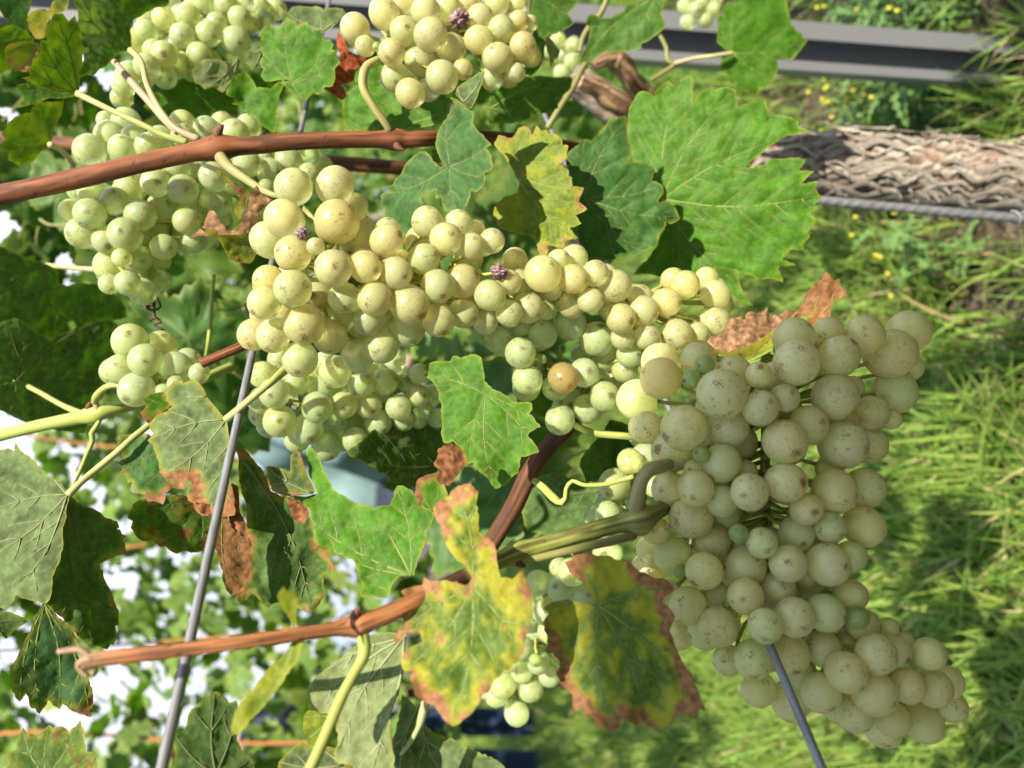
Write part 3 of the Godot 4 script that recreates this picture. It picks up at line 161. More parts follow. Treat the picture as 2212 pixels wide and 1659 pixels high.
	make_leaf("glossy convex green leaf below the middle bunch, its upper corner in shadow", Vector3(-0.0041, 0.7444, -0.2915), Vector3(0.229, 0.304, 0.925), Vector3(-0.959, -0.092, 0.268), [208,-97, 183,-44, 176,7, 182,60, 191,125, 181,158, 151,155, 119,190, 103,251, 80,249, 65,281, 34,314, 16,353, -20,347, -58,318, -82,309, -102,254, -137,252, -168,247, -164,224, -137,185, -142,173, -189,157, -172,125, -152,98, -167,83, -168,59, -130,49, -96,41, -86,25, -38,-12, -1,-55, -5,-85, -3,-116, -2,-148, 10,-159, 40,-169, 77,-162, 100,-176, 127,-157, 169,-166, 200,-165, 228,-151, 215,-130, 237,-121], [236,-122, 5,-155, -188,157, 16,352, 97,249, -164,241], "bright", {"cup": 2.5})
	make_leaf("dark green leaf with dim yellow flecks below the shadow striped bunch", Vector3(-0.0402, 0.7582, -0.3807), Vector3(0.056, -0.691, 0.720), Vector3(0.337, 0.692, 0.638), [-102,463, -112,394, -128,288, -186,320, -187,242, -134,100, -25,-25, 98,-42, 164,7, 189,106, 150,228, 92,366, 3,467, -85,551], [-82,543, -184,313, 85,364, 181,104], "back", {"spots": 0.25, "fleck": true})
	make_leaf("dried brown leaf curl at the foot of the glossy convex leaf", Vector3(-0.0338, 0.7622, -0.2610), Vector3(0.095, -0.208, 0.973), Vector3(0.961, -0.235, -0.145), [-20,38, -36,24, -16,-4, 17,-3, 32,28, 47,61, 64,84, 61,115, 33,141, 5,144, -25,128, -44,104, -40,97, -53,59], [-48,61, 48,128], "brown", {"cup": 25})
	make_leaf("green remnant with red brown nibbled edge under the dried curl", Vector3(-0.0443, 0.7655, -0.2681), Vector3(0.140, 0.052, 0.989), Vector3(0.979, 0.141, -0.146), [-52,62, -46,13, -2,-16, 56,-4, 58,44, 53,82, 37,136, -7,130, -39,119], [-36,116, 36,134], "bright", {"brown": 0.002, "scorch": [-37,113, -48,72, -8,125]})
	make_leaf("front leaf with yellow green centre and wide crumpled rust brown margins", Vector3(-0.0564, 0.7576, -0.2133), Vector3(0.446, 0.206, 0.871), Vector3(-0.696, 0.692, 0.193), [113,84, 131,110, 143,137, 117,137, 125,166, 77,195, 85,223, 74,245, 61,241, 62,210, 30,182, 9,193, 25,236, 27,252, 14,272, -7,280, -31,264, -33,283, -50,289, -71,305, -95,301, -124,290, -160,298, -195,295, -210,264, -216,241, -210,192, -211,156, -212,115, -221,89, -217,34, -195,1, -166,-59, -125,-100, -76,-125, -69,-86, -44,-70, 3,-104, 43,-133, 74,-131, 97,-130, 149,-181, 169,-213, 210,-221, 232,-192, 234,-153, 238,-141, 248,-111, 227,-80, 185,-68, 125,-36, 71,-30, 20,-19, 11,4, 105,62, 125,66], [-195,295, 73,245, 120,65, -221,52, 234,-187, -11,261], "scorched", {"ruf": 0.004, "brown": 0.006})
	make_leaf("shaded yellow and green leaf with orange brown scalloped rim, left of the big shaded bunch", Vector3(-0.0656, 0.7192, -0.2225), Vector3(0.407, 0.217, 0.887), Vector3(-0.864, -0.223, 0.451), [31,-150, 55,-149, 49,-113, 25,-81, 11,-43, 2,-2, 41,-20, 74,-38, 133,-50, 158,-43, 147,-21, 173,-1, 172,40, 185,82, 173,88, 159,116, 179,140, 176,167, 168,187, 152,209, 162,235, 155,255, 135,252, 141,268, 115,287, 119,310, 97,313, 82,333, 58,330, 37,310, 26,319, 11,338, -8,325, -18,344, -50,367, -73,366, -88,353, -109,352, -117,337, -134,351, -158,365, -169,345, -188,360, -182,324, -186,291, -185,248, -175,215, -173,175, -172,130, -200,98, -192,68, -183,46, -199,37, -224,27, -233,15, -217,-9, -188,-23, -171,-43, -151,-54, -137,-82, -120,-103, -102,-107, -76,-131, -48,-137, -29,-151, 23,-158, 29,-178], [82,333, -183,354, -228,18, 22,-163, 157,-43, 173,146, -22,346], "scorched2", {"ruf": 0.003, "brown": 0.0036, "scorch": [34,-157, -178,-35, -224,22, -199,97, -182,256, -181,349, 80,327, 131,266, 175,150, 175,66, 22,320]})
	make_leaf("sunlit pale downy leaf back at the bottom edge, crossed by a thick green stalk", Vector3(-0.0794, 0.7757, -0.2443), Vector3(0.636, 0.293, 0.713), Vector3(-0.720, 0.558, 0.412), [155,131, 167,180, 182,225, 169,281, 140,313, 72,283, 31,326, 6,375, -20,390, -62,373, -85,406, -190,352, -131,259, -92,181, -66,119, -31,58, 1,-10, 40,0, 117,48, 136,90], [-133,381, 5,374, 141,312, -187,345, 174,195], "pale", {})
	make_leaf("leaf back with woolly white ribs at the bottom edge, partly sunlit and partly deep green", Vector3(-0.1026, 0.7709, -0.2490), Vector3(0.667, 0.203, 0.717), Vector3(-0.636, -0.346, 0.689), [68,-10, 121,67, 165,155, -149,323, -159,289, -86,195, -24,120, 11,69, 12,16, 38,-60], [-150,289, 131,158, 20,223], "under", {})
	make_leaf("small shiny yellow rimmed leaf peeping out left of the pale downy leaf back", Vector3(-0.1052, 0.7990, -0.2501), Vector3(0.397, -0.085, 0.914), Vector3(-0.293, 0.932, 0.214), [-5,87, -42,88, -63,66, -65,37, -32,6, 13,-9, 46,54, 38,73], [-32,90, 32,71], "lime", {})
	make_leaf("greyish leaf with a rusty point at the bottom edge left of the thick green stalk", Vector3(-0.1177, 0.7948, -0.2441), Vector3(0.425, -0.084, 0.901), Vector3(0.302, 0.952, -0.053), [-75,172, -26,-38, 15,-25, 8,22, 41,34, 34,90, 37,141, -6,174, -35,188], [-35,187, 35,140], "under", {"brown": 0.0015})
	make_leaf("little pale green folded shoot leaf in front of the sunlit thin cane", Vector3(-0.0610, 0.8032, -0.1936), Vector3(0.392, -0.353, 0.849), Vector3(0.920, 0.136, -0.369), [-26,73, -5,37, 1,3, 4,51, 17,83, 7,111, -7,104, -15,120, -32,100], [-15,119, 15,87], "lime", {})
	make_leaf("long twisted blurred green leaf crossing below the sunlit thin cane", Vector3(-0.0660, 0.8045, -0.2075), Vector3(0.582, 0.232, 0.780), Vector3(-0.765, 0.480, 0.429), [-6,34, 7,65, 26,143, 36,215, 23,248, 0,258, -14,198, -27,129, -30,91, -39,54, -32,7, 1,2], [14,255, -14,198], "lime", {})
	make_leaf("isolated green leaf at the top right on a thin red stalk, before the steel post", Vector3(0.2369, 0.5381, -0.5229), Vector3(-0.393, 0.318, 0.863), Vector3(0.229, -0.875, 0.426), [-206,-57, -110,-87, -67,-61, 0,0, 11,-46, 27,-94, 63,-117, 90,-70, 143,-76, 221,-38, 310,-27, 262,19, 339,109, 284,124, 300,164, 298,185, 261,236, 177,282, 120,267, 128,295, 175,382, 142,430, 88,505, 51,474, 17,472, -5,438, -62,417, -146,413, -272,428, -348,215, -386,108, -318,82, -337,43, -306,-1, -261,-4, -281,-34], [-367,103, 86,498, 259,237, 304,-23, -281,-34], "bright", {"stalk": [-17,18,38, -39,180,13, -11,250,-99, 36,310,-311]})
	make_leaf("leaf with light folded upper half and shaded lower half, in front of the steel post", Vector3(0.2278, 0.6262, -0.4366), Vector3(-0.124, 0.289, 0.949), Vector3(-0.679, 0.673, -0.294), [145,386, 101,453, 57,558, 2,483, -2,423, -71,351, -157,257, -137,240, -159,160, -165,64, -93,43, -30,-39, 39,1, 73,92, 75,188, 101,263, 161,307, 202,344, 182,391], [181,390, 54,555, -163,66, -71,351], "dark", {"fold": 0.4})
	make_leaf("dark shaded leaf right of the golden bunch at the top edge", Vector3(0.2018, 0.7057, -0.3966), Vector3(-0.414, 0.182, 0.892), Vector3(-0.725, -0.658, -0.202), [61,26, 130,102, 182,196, 281,255, 253,288, 174,280, 119,236, 50,186, -16,220, -85,225, -85,169, -154,159, -166,113, 10,-26], [-84,224, 241,286, -157,125], "dark", {})
	make_leaf("pale small leaf lobe with a pinkish spot, right of the golden bunch", Vector3(0.1732, 0.7028, -0.3804), Vector3(-0.394, 0.190, 0.899), Vector3(-0.840, -0.472, -0.269), [23,76, 37,130, -15,109, -38,81, -22,18, 1,-10], [35,126, -35,83], "pale", {})
	make_leaf("deep shaded leaf under the golden bunch, right of its lowest grapes", Vector3(0.1579, 0.7237, -0.4392), Vector3(-0.347, 0.171, 0.922), Vector3(0.068, -0.976, 0.207), [83,-17, 94,116, 57,261, 32,388, -18,381, -69,465, -125,475, -147,311, -137,135, -132,3], [-117,470, 24,387, 94,116], "dark", {})
	make_leaf("green leaf behind the bent brown stalk of the golden bunch", Vector3(0.1395, 0.7515, -0.3957), Vector3(-0.047, 0.311, 0.949), Vector3(0.283, 0.915, -0.286), [34,506, -38,574, -99,559, -219,497, -194,373, -172,284, -143,163, -64,-1, 27,-13, 78,39, 64,136, 75,225, 102,318, 147,399, 150,460, 106,526, 59,574], [59,570, -210,509, 151,417], "bright", {})
	make_leaf("rust red withered leaf strip hanging left of the golden bunch", Vector3(0.1557, 0.7906, -0.3799), Vector3(-0.336, -0.318, 0.887), Vector3(-0.471, 0.872, 0.135), [111,113, 43,122, 9,190, -23,201, -46,238, -80,210, -121,179, -108,155, -52,163, -53,99, -5,69, -3,-7, 43,39, 76,74, 132,71, 168,81], [164,83, -117,177, -47,236], "rust", {"cup": 15})
	make_leaf("grey green pleated leaf above the rounded leaf at the top edge", Vector3(0.1760, 0.8137, -0.3955), Vector3(-0.132, 0.233, 0.963), Vector3(0.924, 0.380, 0.035), [-170,143, -112,78, -57,47, -19,15, 4,-10, 80,6, 141,35, 137,58, 48,89, 19,120, -69,156, -133,148, -161,200], [-159,196, 17,118, 142,50], "under", {})
	make_leaf("dry tan leaf curl on the red brown cane's drooping stalk, left of the middle bunch", Vector3(0.0751, 0.8312, -0.3233), Vector3(0.184, -0.351, 0.918), Vector3(-0.423, 0.815, 0.396), [-63,230, -88,178, -112,112, -85,72, -33,4, -11,-56, 17,-22, 52,0, -39,87, -87,148, -70,176, -33,188, 17,193, 28,202, -14,242, -24,295], [-25,292, 25,200], "tan", {"cup": 12})
	make_leaf("yellow green leaf back spotted brown below the dry tan curl", Vector3(0.0644, 0.8323, -0.3229), Vector3(-0.420, -0.251, 0.872), Vector3(-0.441, 0.896, 0.046), [16,174, -22,168, -79,164, -119,125, -133,106, -85,42, 23,-25, 15,18, 10,80, 45,159, 83,213], [80,211, -80,158], "yellow", {"brown": 0.002, "spots": 0.5})
	make_leaf("narrow green and orange leaf scrap along the drooping stalk under the cane", Vector3(0.0782, 0.8376, -0.3294), Vector3(-0.226, -0.182, 0.957), Vector3(-0.184, 0.973, 0.141), [44,64, -21,33, -60,67, -106,57, -48,15, 5,-8, 26,37, 75,70, 104,106], [102,103, -102,56], "lime", {"brown": 0.002, "scorch": [4,36]})
	make_leaf("curled brown leaf seen edge on, above the big shaded bunch at the right", Vector3(0.0118, 0.6499, -0.2956), Vector3(0.322, 0.240, 0.916), Vector3(0.687, -0.725, -0.052), [-43,4, -12,14, 41,18, 85,59, 103,132, 103,207, 110,276, 119,341, 115,394, 97,429, 67,406, 57,369, 40,305, -2,335, 2,311, -17,267, -37,253, -23,200, -43,203, -65,162, -62,127, -39,93, -58,68, -70,45, -65,13], [96,423, -61,128, -35,251], "tan", {"cup": 8})
	make_leaf("olive green underside of the curled brown leaf, just above the big shaded bunch", Vector3(0.0116, 0.6512, -0.2912), Vector3(0.148, -0.050, 0.988), Vector3(0.352, -0.931, -0.100), [-2,-6, 30,30, 53,93, 43,173, 14,246, -8,318, -24,387, -53,442, -21,347, 1,223, 9,114, 5,41, -34,-20], [-49,435, 49,95], "yellow", {"brown": 0.001})
	make_leaf("yellow green leaf ending in an orange crumpled tip above the big shaded bunch", Vector3(0.0076, 0.6270, -0.3276), Vector3(0.016, 0.408, 0.913), Vector3(0.594, -0.738, 0.320), [42,10, 81,63, 73,166, 72,278, 59,367, 75,426, 40,469, 15,502, 23,535, 9,577, -20,568, -52,583, -61,559, -93,560, -109,553, -92,520, -96,482, -79,427, -58,399, -34,341, -24,254, -13,166, -27,102, -19,-2], [7,574, 71,421, -78,429], "lime", {"brown": 0.006, "scorch": [-45,547, 7,570, 28,476, 67,416]})
	make_leaf("flat shaded leaf with veins left of the big bunch's stalk, behind the curling tendril", Vector3(-0.0304, 0.6874, -0.3444), Vector3(0.068, -0.539, 0.839), Vector3(-0.264, -0.821, -0.506), [156,-32, 134,47, 71,189, 17,270, -89,274, -167,213, -164,77, -60,10, 27,-58, 89,-87], [-167,213, 17,270, 149,-34], "back", {})
	make_leaf("shaded leaf behind the tendril at the lower centre, lit in patches", Vector3(-0.0551, 0.6708, -0.3878), Vector3(0.156, 0.227, 0.961), Vector3(-0.488, 0.864, -0.125), [14,449, -103,333, -193,202, -228,41, -112,-8, 6,-22, 73,50, 140,122, 215,190, 214,320, 112,431], [104,417, -103,333, 208,194, -209,75], "back", {})
	make_leaf("shaded green leaf between the two left bunches, behind the long pale stalk", Vector3(0.1588, 0.8690, -0.4696), Vector3(-0.319, -0.225, 0.921), Vector3(0.116, 0.955, 0.274), [-98,479, -118,461, -112,302, -107,180, -40,20, 38,-12, 116,84, 133,210, 85,326, -11,434], [-11,434, -104,471, 114,249], "bright", {})
	make_leaf("limp grey green leaf lobe hanging under the shaded upper left bunch", Vector3(0.1685, 0.8584, -0.4177), Vector3(-0.349, -0.195, 0.916), Vector3(-0.651, 0.754, -0.088), [34,246, -14,231, -26,191, -74,175, -82,140, -51,43, -1,-14, -4,45, 62,85, 100,162, 90,222], [88,219, -76,167, -11,229], "pale", {})
	make_leaf("small pale curled leaf beside the rounded leaf, right of the upper left bunch", Vector3(0.1671, 0.8448, -0.4048), Vector3(-0.369, -0.156, 0.916), Vector3(-0.580, 0.809, -0.096), [-1,95, -43,81, -61,39, 7,-15, 24,47, 44,92], [40,90, -40,79], "pale", {})

	# ---- leaves deep in the row
	var deep_leaves := []
	deep_leaves.append_array([2290,12466,-13919,-74,-316,946,931,-361,-48,484, 552,8702,-9665,-471,142,870,-807,-469,-360,417, 11425,14109,-25321,-266,-382,885,853,-521,32,574, 599,10304,-6213,-603,-103,791,13,990,139,434, 1593,10835,-9305,323,-612,722,-886,-464,3,450, 2101,6794,-8452,57,559,827,610,636,-472,452, 4891,11190,-16309,-546,368,752,-492,-868,67,553, 4162,10422,-10515,-328,139,934,290,956,-40,543, 2078,11860,-9443,98,-693,714,974,213,73,449, 4035,5441,-11324,-649,48,759,5,-998,67,554, 5778,15153,-17395,-691,-100,716,410,-870,274,459, 4160,7656,-13162,253,40,967,125,989,-74,467, 83,8949,-6592,388,-365,846,870,-157,-467,434, 11300,17714,-24637,-532,-461,710,-741,-150,-654,443, 3414,10179,-9873,-584,240,776,-185,891,-415,530, 7037,12456,-15608,-693,211,689,479,850,221,480, 6509,11805,-14614,-142,-635,759,-961,273,49,560, 3689,8222,-9002,-112,-443,889,-209,-865,-457,403, -223,9684,-9452,382,-445,810,815,576,-68,527, -747,6391,-6653,238,290,927,-622,779,-84,512, 3861,11390,-14191,146,-151,978,481,-853,-204,505, 9012,5102,-18309,-205,448,870,85,894,-440,487, -240,10074,-10232,-212,-277,937,784,-621,-6,469, 4340,11296,-12171,-482,-219,848,-699,-487,-523,513, 2165,8663,-7377,-559,-402,725,-808,460,-368,406, 3673,8466,-13872,-304,392,868,68,-900,430,403, 3971,9524,-10156,-372,-305,877,-738,669,-81,408, -1334,7568,-9168,73,392,917,905,-413,105,523, 3414,14090,-13429,-414,-159,896,-861,387,-329,432, 250,8770,-9505,368,-342,865,376,-796,-474,471])
	deep_leaves.append_array([1136,9674,-11345,-366,-304,880,-918,273,-288,483, 289,6471,-8813,452,-236,860,-292,-950,-107,438, 2557,8959,-8528,33,-235,971,100,968,231,479, 3636,12559,-13871,-225,111,968,-960,145,-239,425, 6303,9515,-13258,-150,131,980,-753,627,-199,495, 423,6124,-7914,-30,604,796,574,663,-481,524, 3354,14486,-15000,-420,-342,841,861,-443,250,562, 4503,13029,-15056,-158,-141,977,639,-769,-8,458, 6896,11205,-16503,-374,167,912,345,938,-30,445, 2189,9517,-10305,-24,183,983,-763,632,-137,429, 5288,14490,-17549,133,-676,725,844,-306,-440,439, 2173,5805,-11662,38,310,950,119,-945,303,423, 3918,9930,-9933,-313,351,883,-17,927,-375,419, 4383,8388,-10644,203,-389,899,-565,-796,-217,437, 11084,18626,-25180,-457,-544,704,-181,832,525,483, 1577,8679,-10417,219,-284,933,891,-331,-310,402, 1911,11588,-9914,-349,-530,773,-405,-658,-635,577, -389,6683,-8657,434,-281,856,-839,220,497,473, 4054,13416,-12856,-107,-257,960,-741,665,96,402, 1000,7316,-8557,79,-446,892,-964,195,182,470, 4389,10926,-12947,-476,155,866,461,-794,395,409, 7267,4970,-16811,98,650,754,881,-409,238,537, 5972,12423,-15458,211,277,937,444,827,-345,510, 34,8200,-7354,19,-235,972,981,192,27,451, 3036,9810,-8084,-624,283,729,-781,-257,-569,444, 174,7148,-5636,-375,218,901,254,-911,326,512, 6827,12156,-15744,-588,-190,787,-481,864,-151,520, 3128,13237,-11929,-235,106,966,426,-882,200,512, 888,12455,-10161,-151,-276,949,964,-255,79,514, -307,9520,-9338,412,236,880,-625,776,84,413])
	deep_leaves.append_array([5477,10517,-13685,-409,-456,791,-818,568,-95,446, 4396,5182,-10415,-199,247,948,934,342,107,502, 6442,10661,-13302,-591,284,755,-791,-20,-611,519, 2175,7431,-8301,-398,-174,901,658,-738,148,464, 2984,11027,-13439,-198,-557,807,-947,-103,-304,569, 2373,10196,-10858,-402,-518,755,681,382,625,568, 3735,12036,-11547,-215,45,975,-933,-305,-192,470, -722,6799,-5203,210,112,971,-387,922,-23,404, 1561,9723,-11591,196,-188,962,464,-847,-260,412, 6989,7484,-16610,-599,278,751,-796,-313,-519,517, 623,9970,-8396,94,-626,774,163,777,608,461, -632,6199,-8474,151,6,989,-957,253,144,572, 2660,9775,-10936,291,-414,863,770,636,45,426, 3950,12310,-13070,-531,-560,636,798,-80,597,453, 1875,12818,-11998,-208,140,968,-485,845,-227,432, 5973,4729,-11309,-600,457,656,-775,-130,-618,433, 3713,10683,-10972,-30,161,986,926,377,-33,451, 4711,8582,-16249,-678,189,710,144,982,-123,518, 364,11195,-10378,-474,74,877,769,520,371,509, 11301,4524,-22967,-699,-186,691,705,-19,709,552, 7642,11795,-16530,-228,-590,774,-815,-319,-483,484, 6462,8743,-17820,-687,130,715,651,548,526,456, 3197,13496,-11784,-45,-636,770,166,-765,-622,574, 12023,10738,-25704,-320,260,911,915,334,226,544, 1437,10959,-9035,16,-213,977,999,40,-8,461, 3773,11732,-10713,-544,-461,701,247,711,659,522, 6581,14223,-15839,-327,-640,695,-436,755,491,413, -679,7835,-8783,-32,239,971,94,-966,241,469, 810,9656,-6214,23,-58,998,625,-778,-60,460, 6452,7232,-16705,-493,-47,869,-91,996,2,563])
	deep_leaves.append_array([1039,13437,-12872,255,-544,800,932,-83,-353,493, 7188,1804,-18075,-309,227,924,947,164,277,498, 2241,13352,-13144,-553,-345,759,411,-905,-112,433, 7,10405,-9228,330,-309,892,-62,-950,-306,469, 2100,10891,-8416,-508,-382,772,-378,904,199,470, 1689,7838,-8659,153,-214,965,-988,-41,147,512, 2994,11622,-12546,-203,-341,918,361,845,394,563, 99,8912,-5704,-51,-177,983,617,768,170,422, 807,12373,-9903,-252,-203,946,964,-136,228,443, 2436,5400,-11579,-103,-70,992,-564,-817,-116,440, 69,10745,-6450,-435,-619,655,900,-317,298,497, 1522,9483,-7743,-292,-496,818,766,391,510,561, 5542,11487,-11655,-435,-18,900,-281,-947,-155,562, 4842,3342,-13642,-667,-106,738,472,-826,308,434, 5892,11480,-16941,-567,-356,743,-786,503,-359,557, 170,10430,-10013,385,-401,831,-373,756,537,467, 5581,15411,-18099,-137,-107,985,561,-828,-12,520, 5723,5219,-12481,-568,389,725,-58,860,-507,536, -74,12320,-11425,283,-332,900,719,694,31,406, 3074,7633,-11613,-220,15,975,-797,-579,-171,541, 3326,11066,-14446,-465,-433,772,-696,718,-17,431, 2073,11019,-12305,-371,-493,787,-213,870,444,542, 2003,11769,-10582,90,-459,884,-472,762,444,406, 3482,5262,-9401,-413,214,885,328,942,-75,403, 2518,11813,-13047,-423,154,893,212,-941,262,443, 573,9892,-8220,-451,-286,846,-790,-314,-527,448, 3430,12529,-10340,35,-629,776,491,-666,-562,524, 2302,9194,-8241,-230,394,890,-971,-155,-183,575, 6581,10181,-15127,-598,365,714,-535,-845,-17,534, 1771,11492,-9065,-652,143,745,-33,-986,161,476])
	deep_leaves.append_array([4948,12267,-13801,-506,-99,857,27,-995,-99,568, 7807,7665,-15568,-533,458,711,-776,70,-627,517, 2051,9830,-12917,244,-47,969,675,725,-135,483, 3554,6212,-11135,-610,72,789,743,-296,601,433, 2649,11916,-9696,2,-691,723,-888,-333,-316,480, 1370,10506,-7151,-448,-133,884,217,-975,-37,524, 4153,13067,-13354,-461,-497,735,634,396,665,566, -1142,7231,-4524,508,475,719,734,199,-650,469, 1288,9512,-7187,-637,90,765,569,-614,547,471, 7374,7751,-14648,-689,-46,723,-682,378,-626,476, 5008,14484,-16159,161,-252,954,977,-96,-191,473, 2150,9711,-8536,-70,353,933,-395,849,-351,407, 213,8922,-6391,-241,-531,813,-932,360,-41,521, 6095,7205,-14688,-476,480,736,788,605,115,471, 3661,10683,-9940,-601,-214,770,-694,617,-370,472, 6219,11881,-14112,-304,172,937,-903,260,-341,476, 567,9167,-5998,-562,-102,821,327,884,334,470, 1145,12622,-10246,-412,-190,891,264,-961,-83,484, 154,10611,-8826,-333,-457,825,-22,878,478,447, 1756,9416,-8066,-258,-485,836,-490,-680,-546,549, 6486,15825,-16708,259,-260,930,774,-520,-361,456, 4476,12458,-14929,-259,324,910,614,782,-104,442, 3147,12921,-12436,-121,-476,871,-901,-316,-297,499, -646,9960,-8522,306,-565,767,833,-232,-503,524, 2719,10507,-11582,92,4,996,-198,980,14,467, 3138,11347,-10980,-600,-239,764,445,-893,71,432, 8469,16717,-20397,-34,-365,931,122,923,366,420, 1671,10909,-11337,-341,-439,831,-925,313,-214,471, 4572,13294,-15943,-160,-592,790,513,634,579,552, 720,6774,-9666,-168,492,854,-865,342,-367,544])
	deep_leaves.append_array([3361,11807,-9502,176,-664,727,825,-304,-476,505, 1963,7367,-10473,329,-364,871,138,-894,-426,471, 4292,10482,-10481,193,-448,873,694,-567,-444,451, 9054,12139,-18609,-596,-45,802,-741,-354,-570,487, 3889,9829,-12314,230,-434,871,738,661,135,511, 1118,7290,-10454,-477,391,787,-431,-885,178,426, 1509,11149,-8065,-147,246,958,771,-578,267,458, 2646,7986,-9309,-517,160,841,222,-924,312,487, 3377,14181,-15986,-174,-632,756,561,567,603,436, 957,6596,-6430,-56,-15,998,984,166,57,499, 14,9597,-11077,197,-451,870,897,-274,-346,480, 3293,12376,-10362,2,-260,966,941,328,87,413, 7634,12617,-15046,-415,342,843,-843,-492,-216,573, -243,7160,-6397,328,-200,923,-203,-970,-138,545, 3432,12065,-11187,-323,-574,752,-842,538,49,518, 4787,11046,-15586,-453,281,846,-890,-85,-449,458, 5352,12681,-12528,-729,-213,650,-245,969,43,463, 2546,9532,-11459,225,203,953,875,389,-290,571, 9870,12553,-23252,-507,-520,688,236,684,691,477, 3735,7038,-11027,-452,-360,816,836,-491,246,522, 615,9511,-8798,-437,-217,873,-735,-473,-485,491, 1899,6725,-10326,-442,191,877,-478,777,-410,475, 1728,9424,-6944,-94,-212,973,-600,792,114,513, 5694,3946,-12825,-530,-20,848,-844,110,-525,579, 3908,9856,-15120,-216,-547,809,974,-182,137,423, 173,6151,-9980,-1,-143,990,-45,-989,-143,549, 3193,9843,-11390,-483,164,860,-645,597,-476,556, 1183,12678,-11144,311,-86,947,-763,-616,195,488, 2499,11031,-13822,-358,212,909,512,-769,381,543, 3120,13971,-14797,-578,54,815,440,861,255,550])
	deep_leaves.append_array([2369,9960,-12832,-365,-540,758,-805,592,34,413, 7941,9804,-16058,-586,-237,775,-562,808,-178,457, 4046,10729,-10965,-658,-146,739,520,-797,306,525, 1167,9242,-7449,209,-143,967,575,818,-4,514, 3446,12278,-14777,-425,-442,790,-626,774,97,462, 1891,6672,-12493,-36,-214,976,328,920,214,470, 2960,12271,-10071,-332,-658,676,-923,374,-90,479, 3531,6849,-11390,-480,-328,814,230,848,477,424, 756,12090,-10776,-460,-342,820,-407,-739,-537,506, 2374,12163,-9795,-328,-491,807,-516,-623,-588,530, 9665,10644,-20754,-480,33,877,781,471,410,484, 937,7317,-10761,-142,-431,891,-897,-324,-300,576, 1785,10896,-12807,-231,-200,952,-830,551,-85,412, 2687,12208,-12634,-1,65,998,-698,714,-47,415, 6234,11255,-17435,-577,-392,716,-188,918,350,532, 2224,13007,-11630,179,66,982,932,307,-190,496, 6996,12998,-17522,-391,237,889,881,376,287,423, 3666,5860,-10885,-339,445,829,-237,812,-533,410, 666,11023,-11153,-432,311,847,-815,-537,-219,474, -531,7030,-5323,-360,556,750,895,433,109,496, 1556,9482,-12255,-561,-33,827,825,58,562,408, 3172,6205,-10534,-440,131,888,345,938,33,477, 10463,15124,-23421,-343,-319,883,480,749,457,411, 6195,12182,-14283,-596,-221,772,-803,170,-572,457, 8840,13909,-18311,-341,351,872,-290,-921,258,574, 49,9136,-7541,54,-305,951,932,356,61,454, 2493,11736,-13144,-491,191,850,862,246,443,410, 2065,6072,-12205,33,408,912,530,-781,330,472, 638,8592,-7327,246,-425,871,-767,465,443,457, 2477,6548,-10676,-528,-289,798,-830,-23,-557,577])
	deep_leaves.append_array([6304,12875,-14264,-707,184,682,-561,-734,-383,532, 659,7167,-5876,414,254,874,-350,931,-105,421, 5338,10163,-13253,-581,-395,712,-420,-604,-677,497, 7864,9270,-16898,91,-309,947,92,949,301,468, 4381,11086,-14721,-515,-397,760,-611,792,-1,419, 1667,10231,-8436,-181,-389,903,645,647,408,463, 5950,14725,-16508,-700,-56,712,-564,-568,-599,503, 4803,9584,-15105,119,148,982,215,-969,120,418, 2353,10349,-10817,368,189,910,-925,-20,378,460, 8228,4370,-18031,-338,489,804,-539,600,-592,439, 392,11860,-9791,113,-669,735,886,403,231,562, 2631,6690,-9529,-523,51,851,810,341,478,404, 6784,13913,-16439,-598,-84,797,-162,987,-18,449, 7170,3711,-16897,-313,88,946,-944,79,-320,554, 1853,11994,-12689,-593,3,805,-199,-970,-143,540, -827,9764,-10046,-133,-256,957,986,-134,101,491, 9392,11347,-22179,93,410,907,620,-737,269,518, 8656,8214,-20362,-636,-330,698,-693,643,-327,456, 9827,17213,-20490,40,-567,823,-987,-152,-56,577, 7270,8583,-16463,-530,-87,844,-111,993,32,433, 5807,12061,-13603,147,-465,873,-286,-865,-412,460, 1517,12886,-10242,21,-510,860,-515,-743,-428,523, 850,12623,-10046,244,-476,845,-932,-356,68,494, 8604,17906,-21758,-359,-615,702,836,122,535,576, 10888,16237,-23868,-361,-397,844,798,337,500,447, 808,7242,-7571,-492,377,785,870,234,433,559, 4648,11515,-14262,-504,-490,711,860,-359,362,446, 2995,11363,-13156,-157,-494,855,621,-723,-303,521, 3680,10044,-11201,-357,-569,741,749,299,591,475, -286,6506,-5750,-166,296,941,-528,779,-338,542])

	make_deep_leaves(deep_leaves)
	make_weeds()


# ------------------------------------------------------------------ naming
func numbered(called: String) -> String:
	var n: int = used.get(called, 0)
	used[called] = n + 1
	return called if n == 0 else "%s_%03d" % [called, n]


func tag(o: Node3D, label: String, category := "", group := "", kind := "") -> void:
	o.set_meta("label", label)
	if category:
		o.set_meta("category", category)
	if group:
		o.set_meta("group", group)
	if kind:
		o.set_meta("kind", kind)


func thing(called: String, label: String, category: String, where: Vector3, group := "") -> Node3D:
	var o := Node3D.new()
	o.name = numbered(called)
	add_child(o)
	o.position = where
	tag(o, label, category, group)
	return o


func part(called: String, mesh: Mesh, mat: Material, parent: Node3D) -> MeshInstance3D:
	var o := MeshInstance3D.new()
	o.name = called
	o.mesh = mesh
	o.material_override = mat
	parent.add_child(o, true)
	return o


func setting(called: String, mesh: Mesh, mat: Material, kind := "structure", label := "") -> MeshInstance3D:
	var o := MeshInstance3D.new()
	o.name = numbered(called)
	o.mesh = mesh
	o.material_override = mat
	add_child(o)
	o.set_meta("kind", kind)
	if label:
		o.set_meta("label", label)
	return o


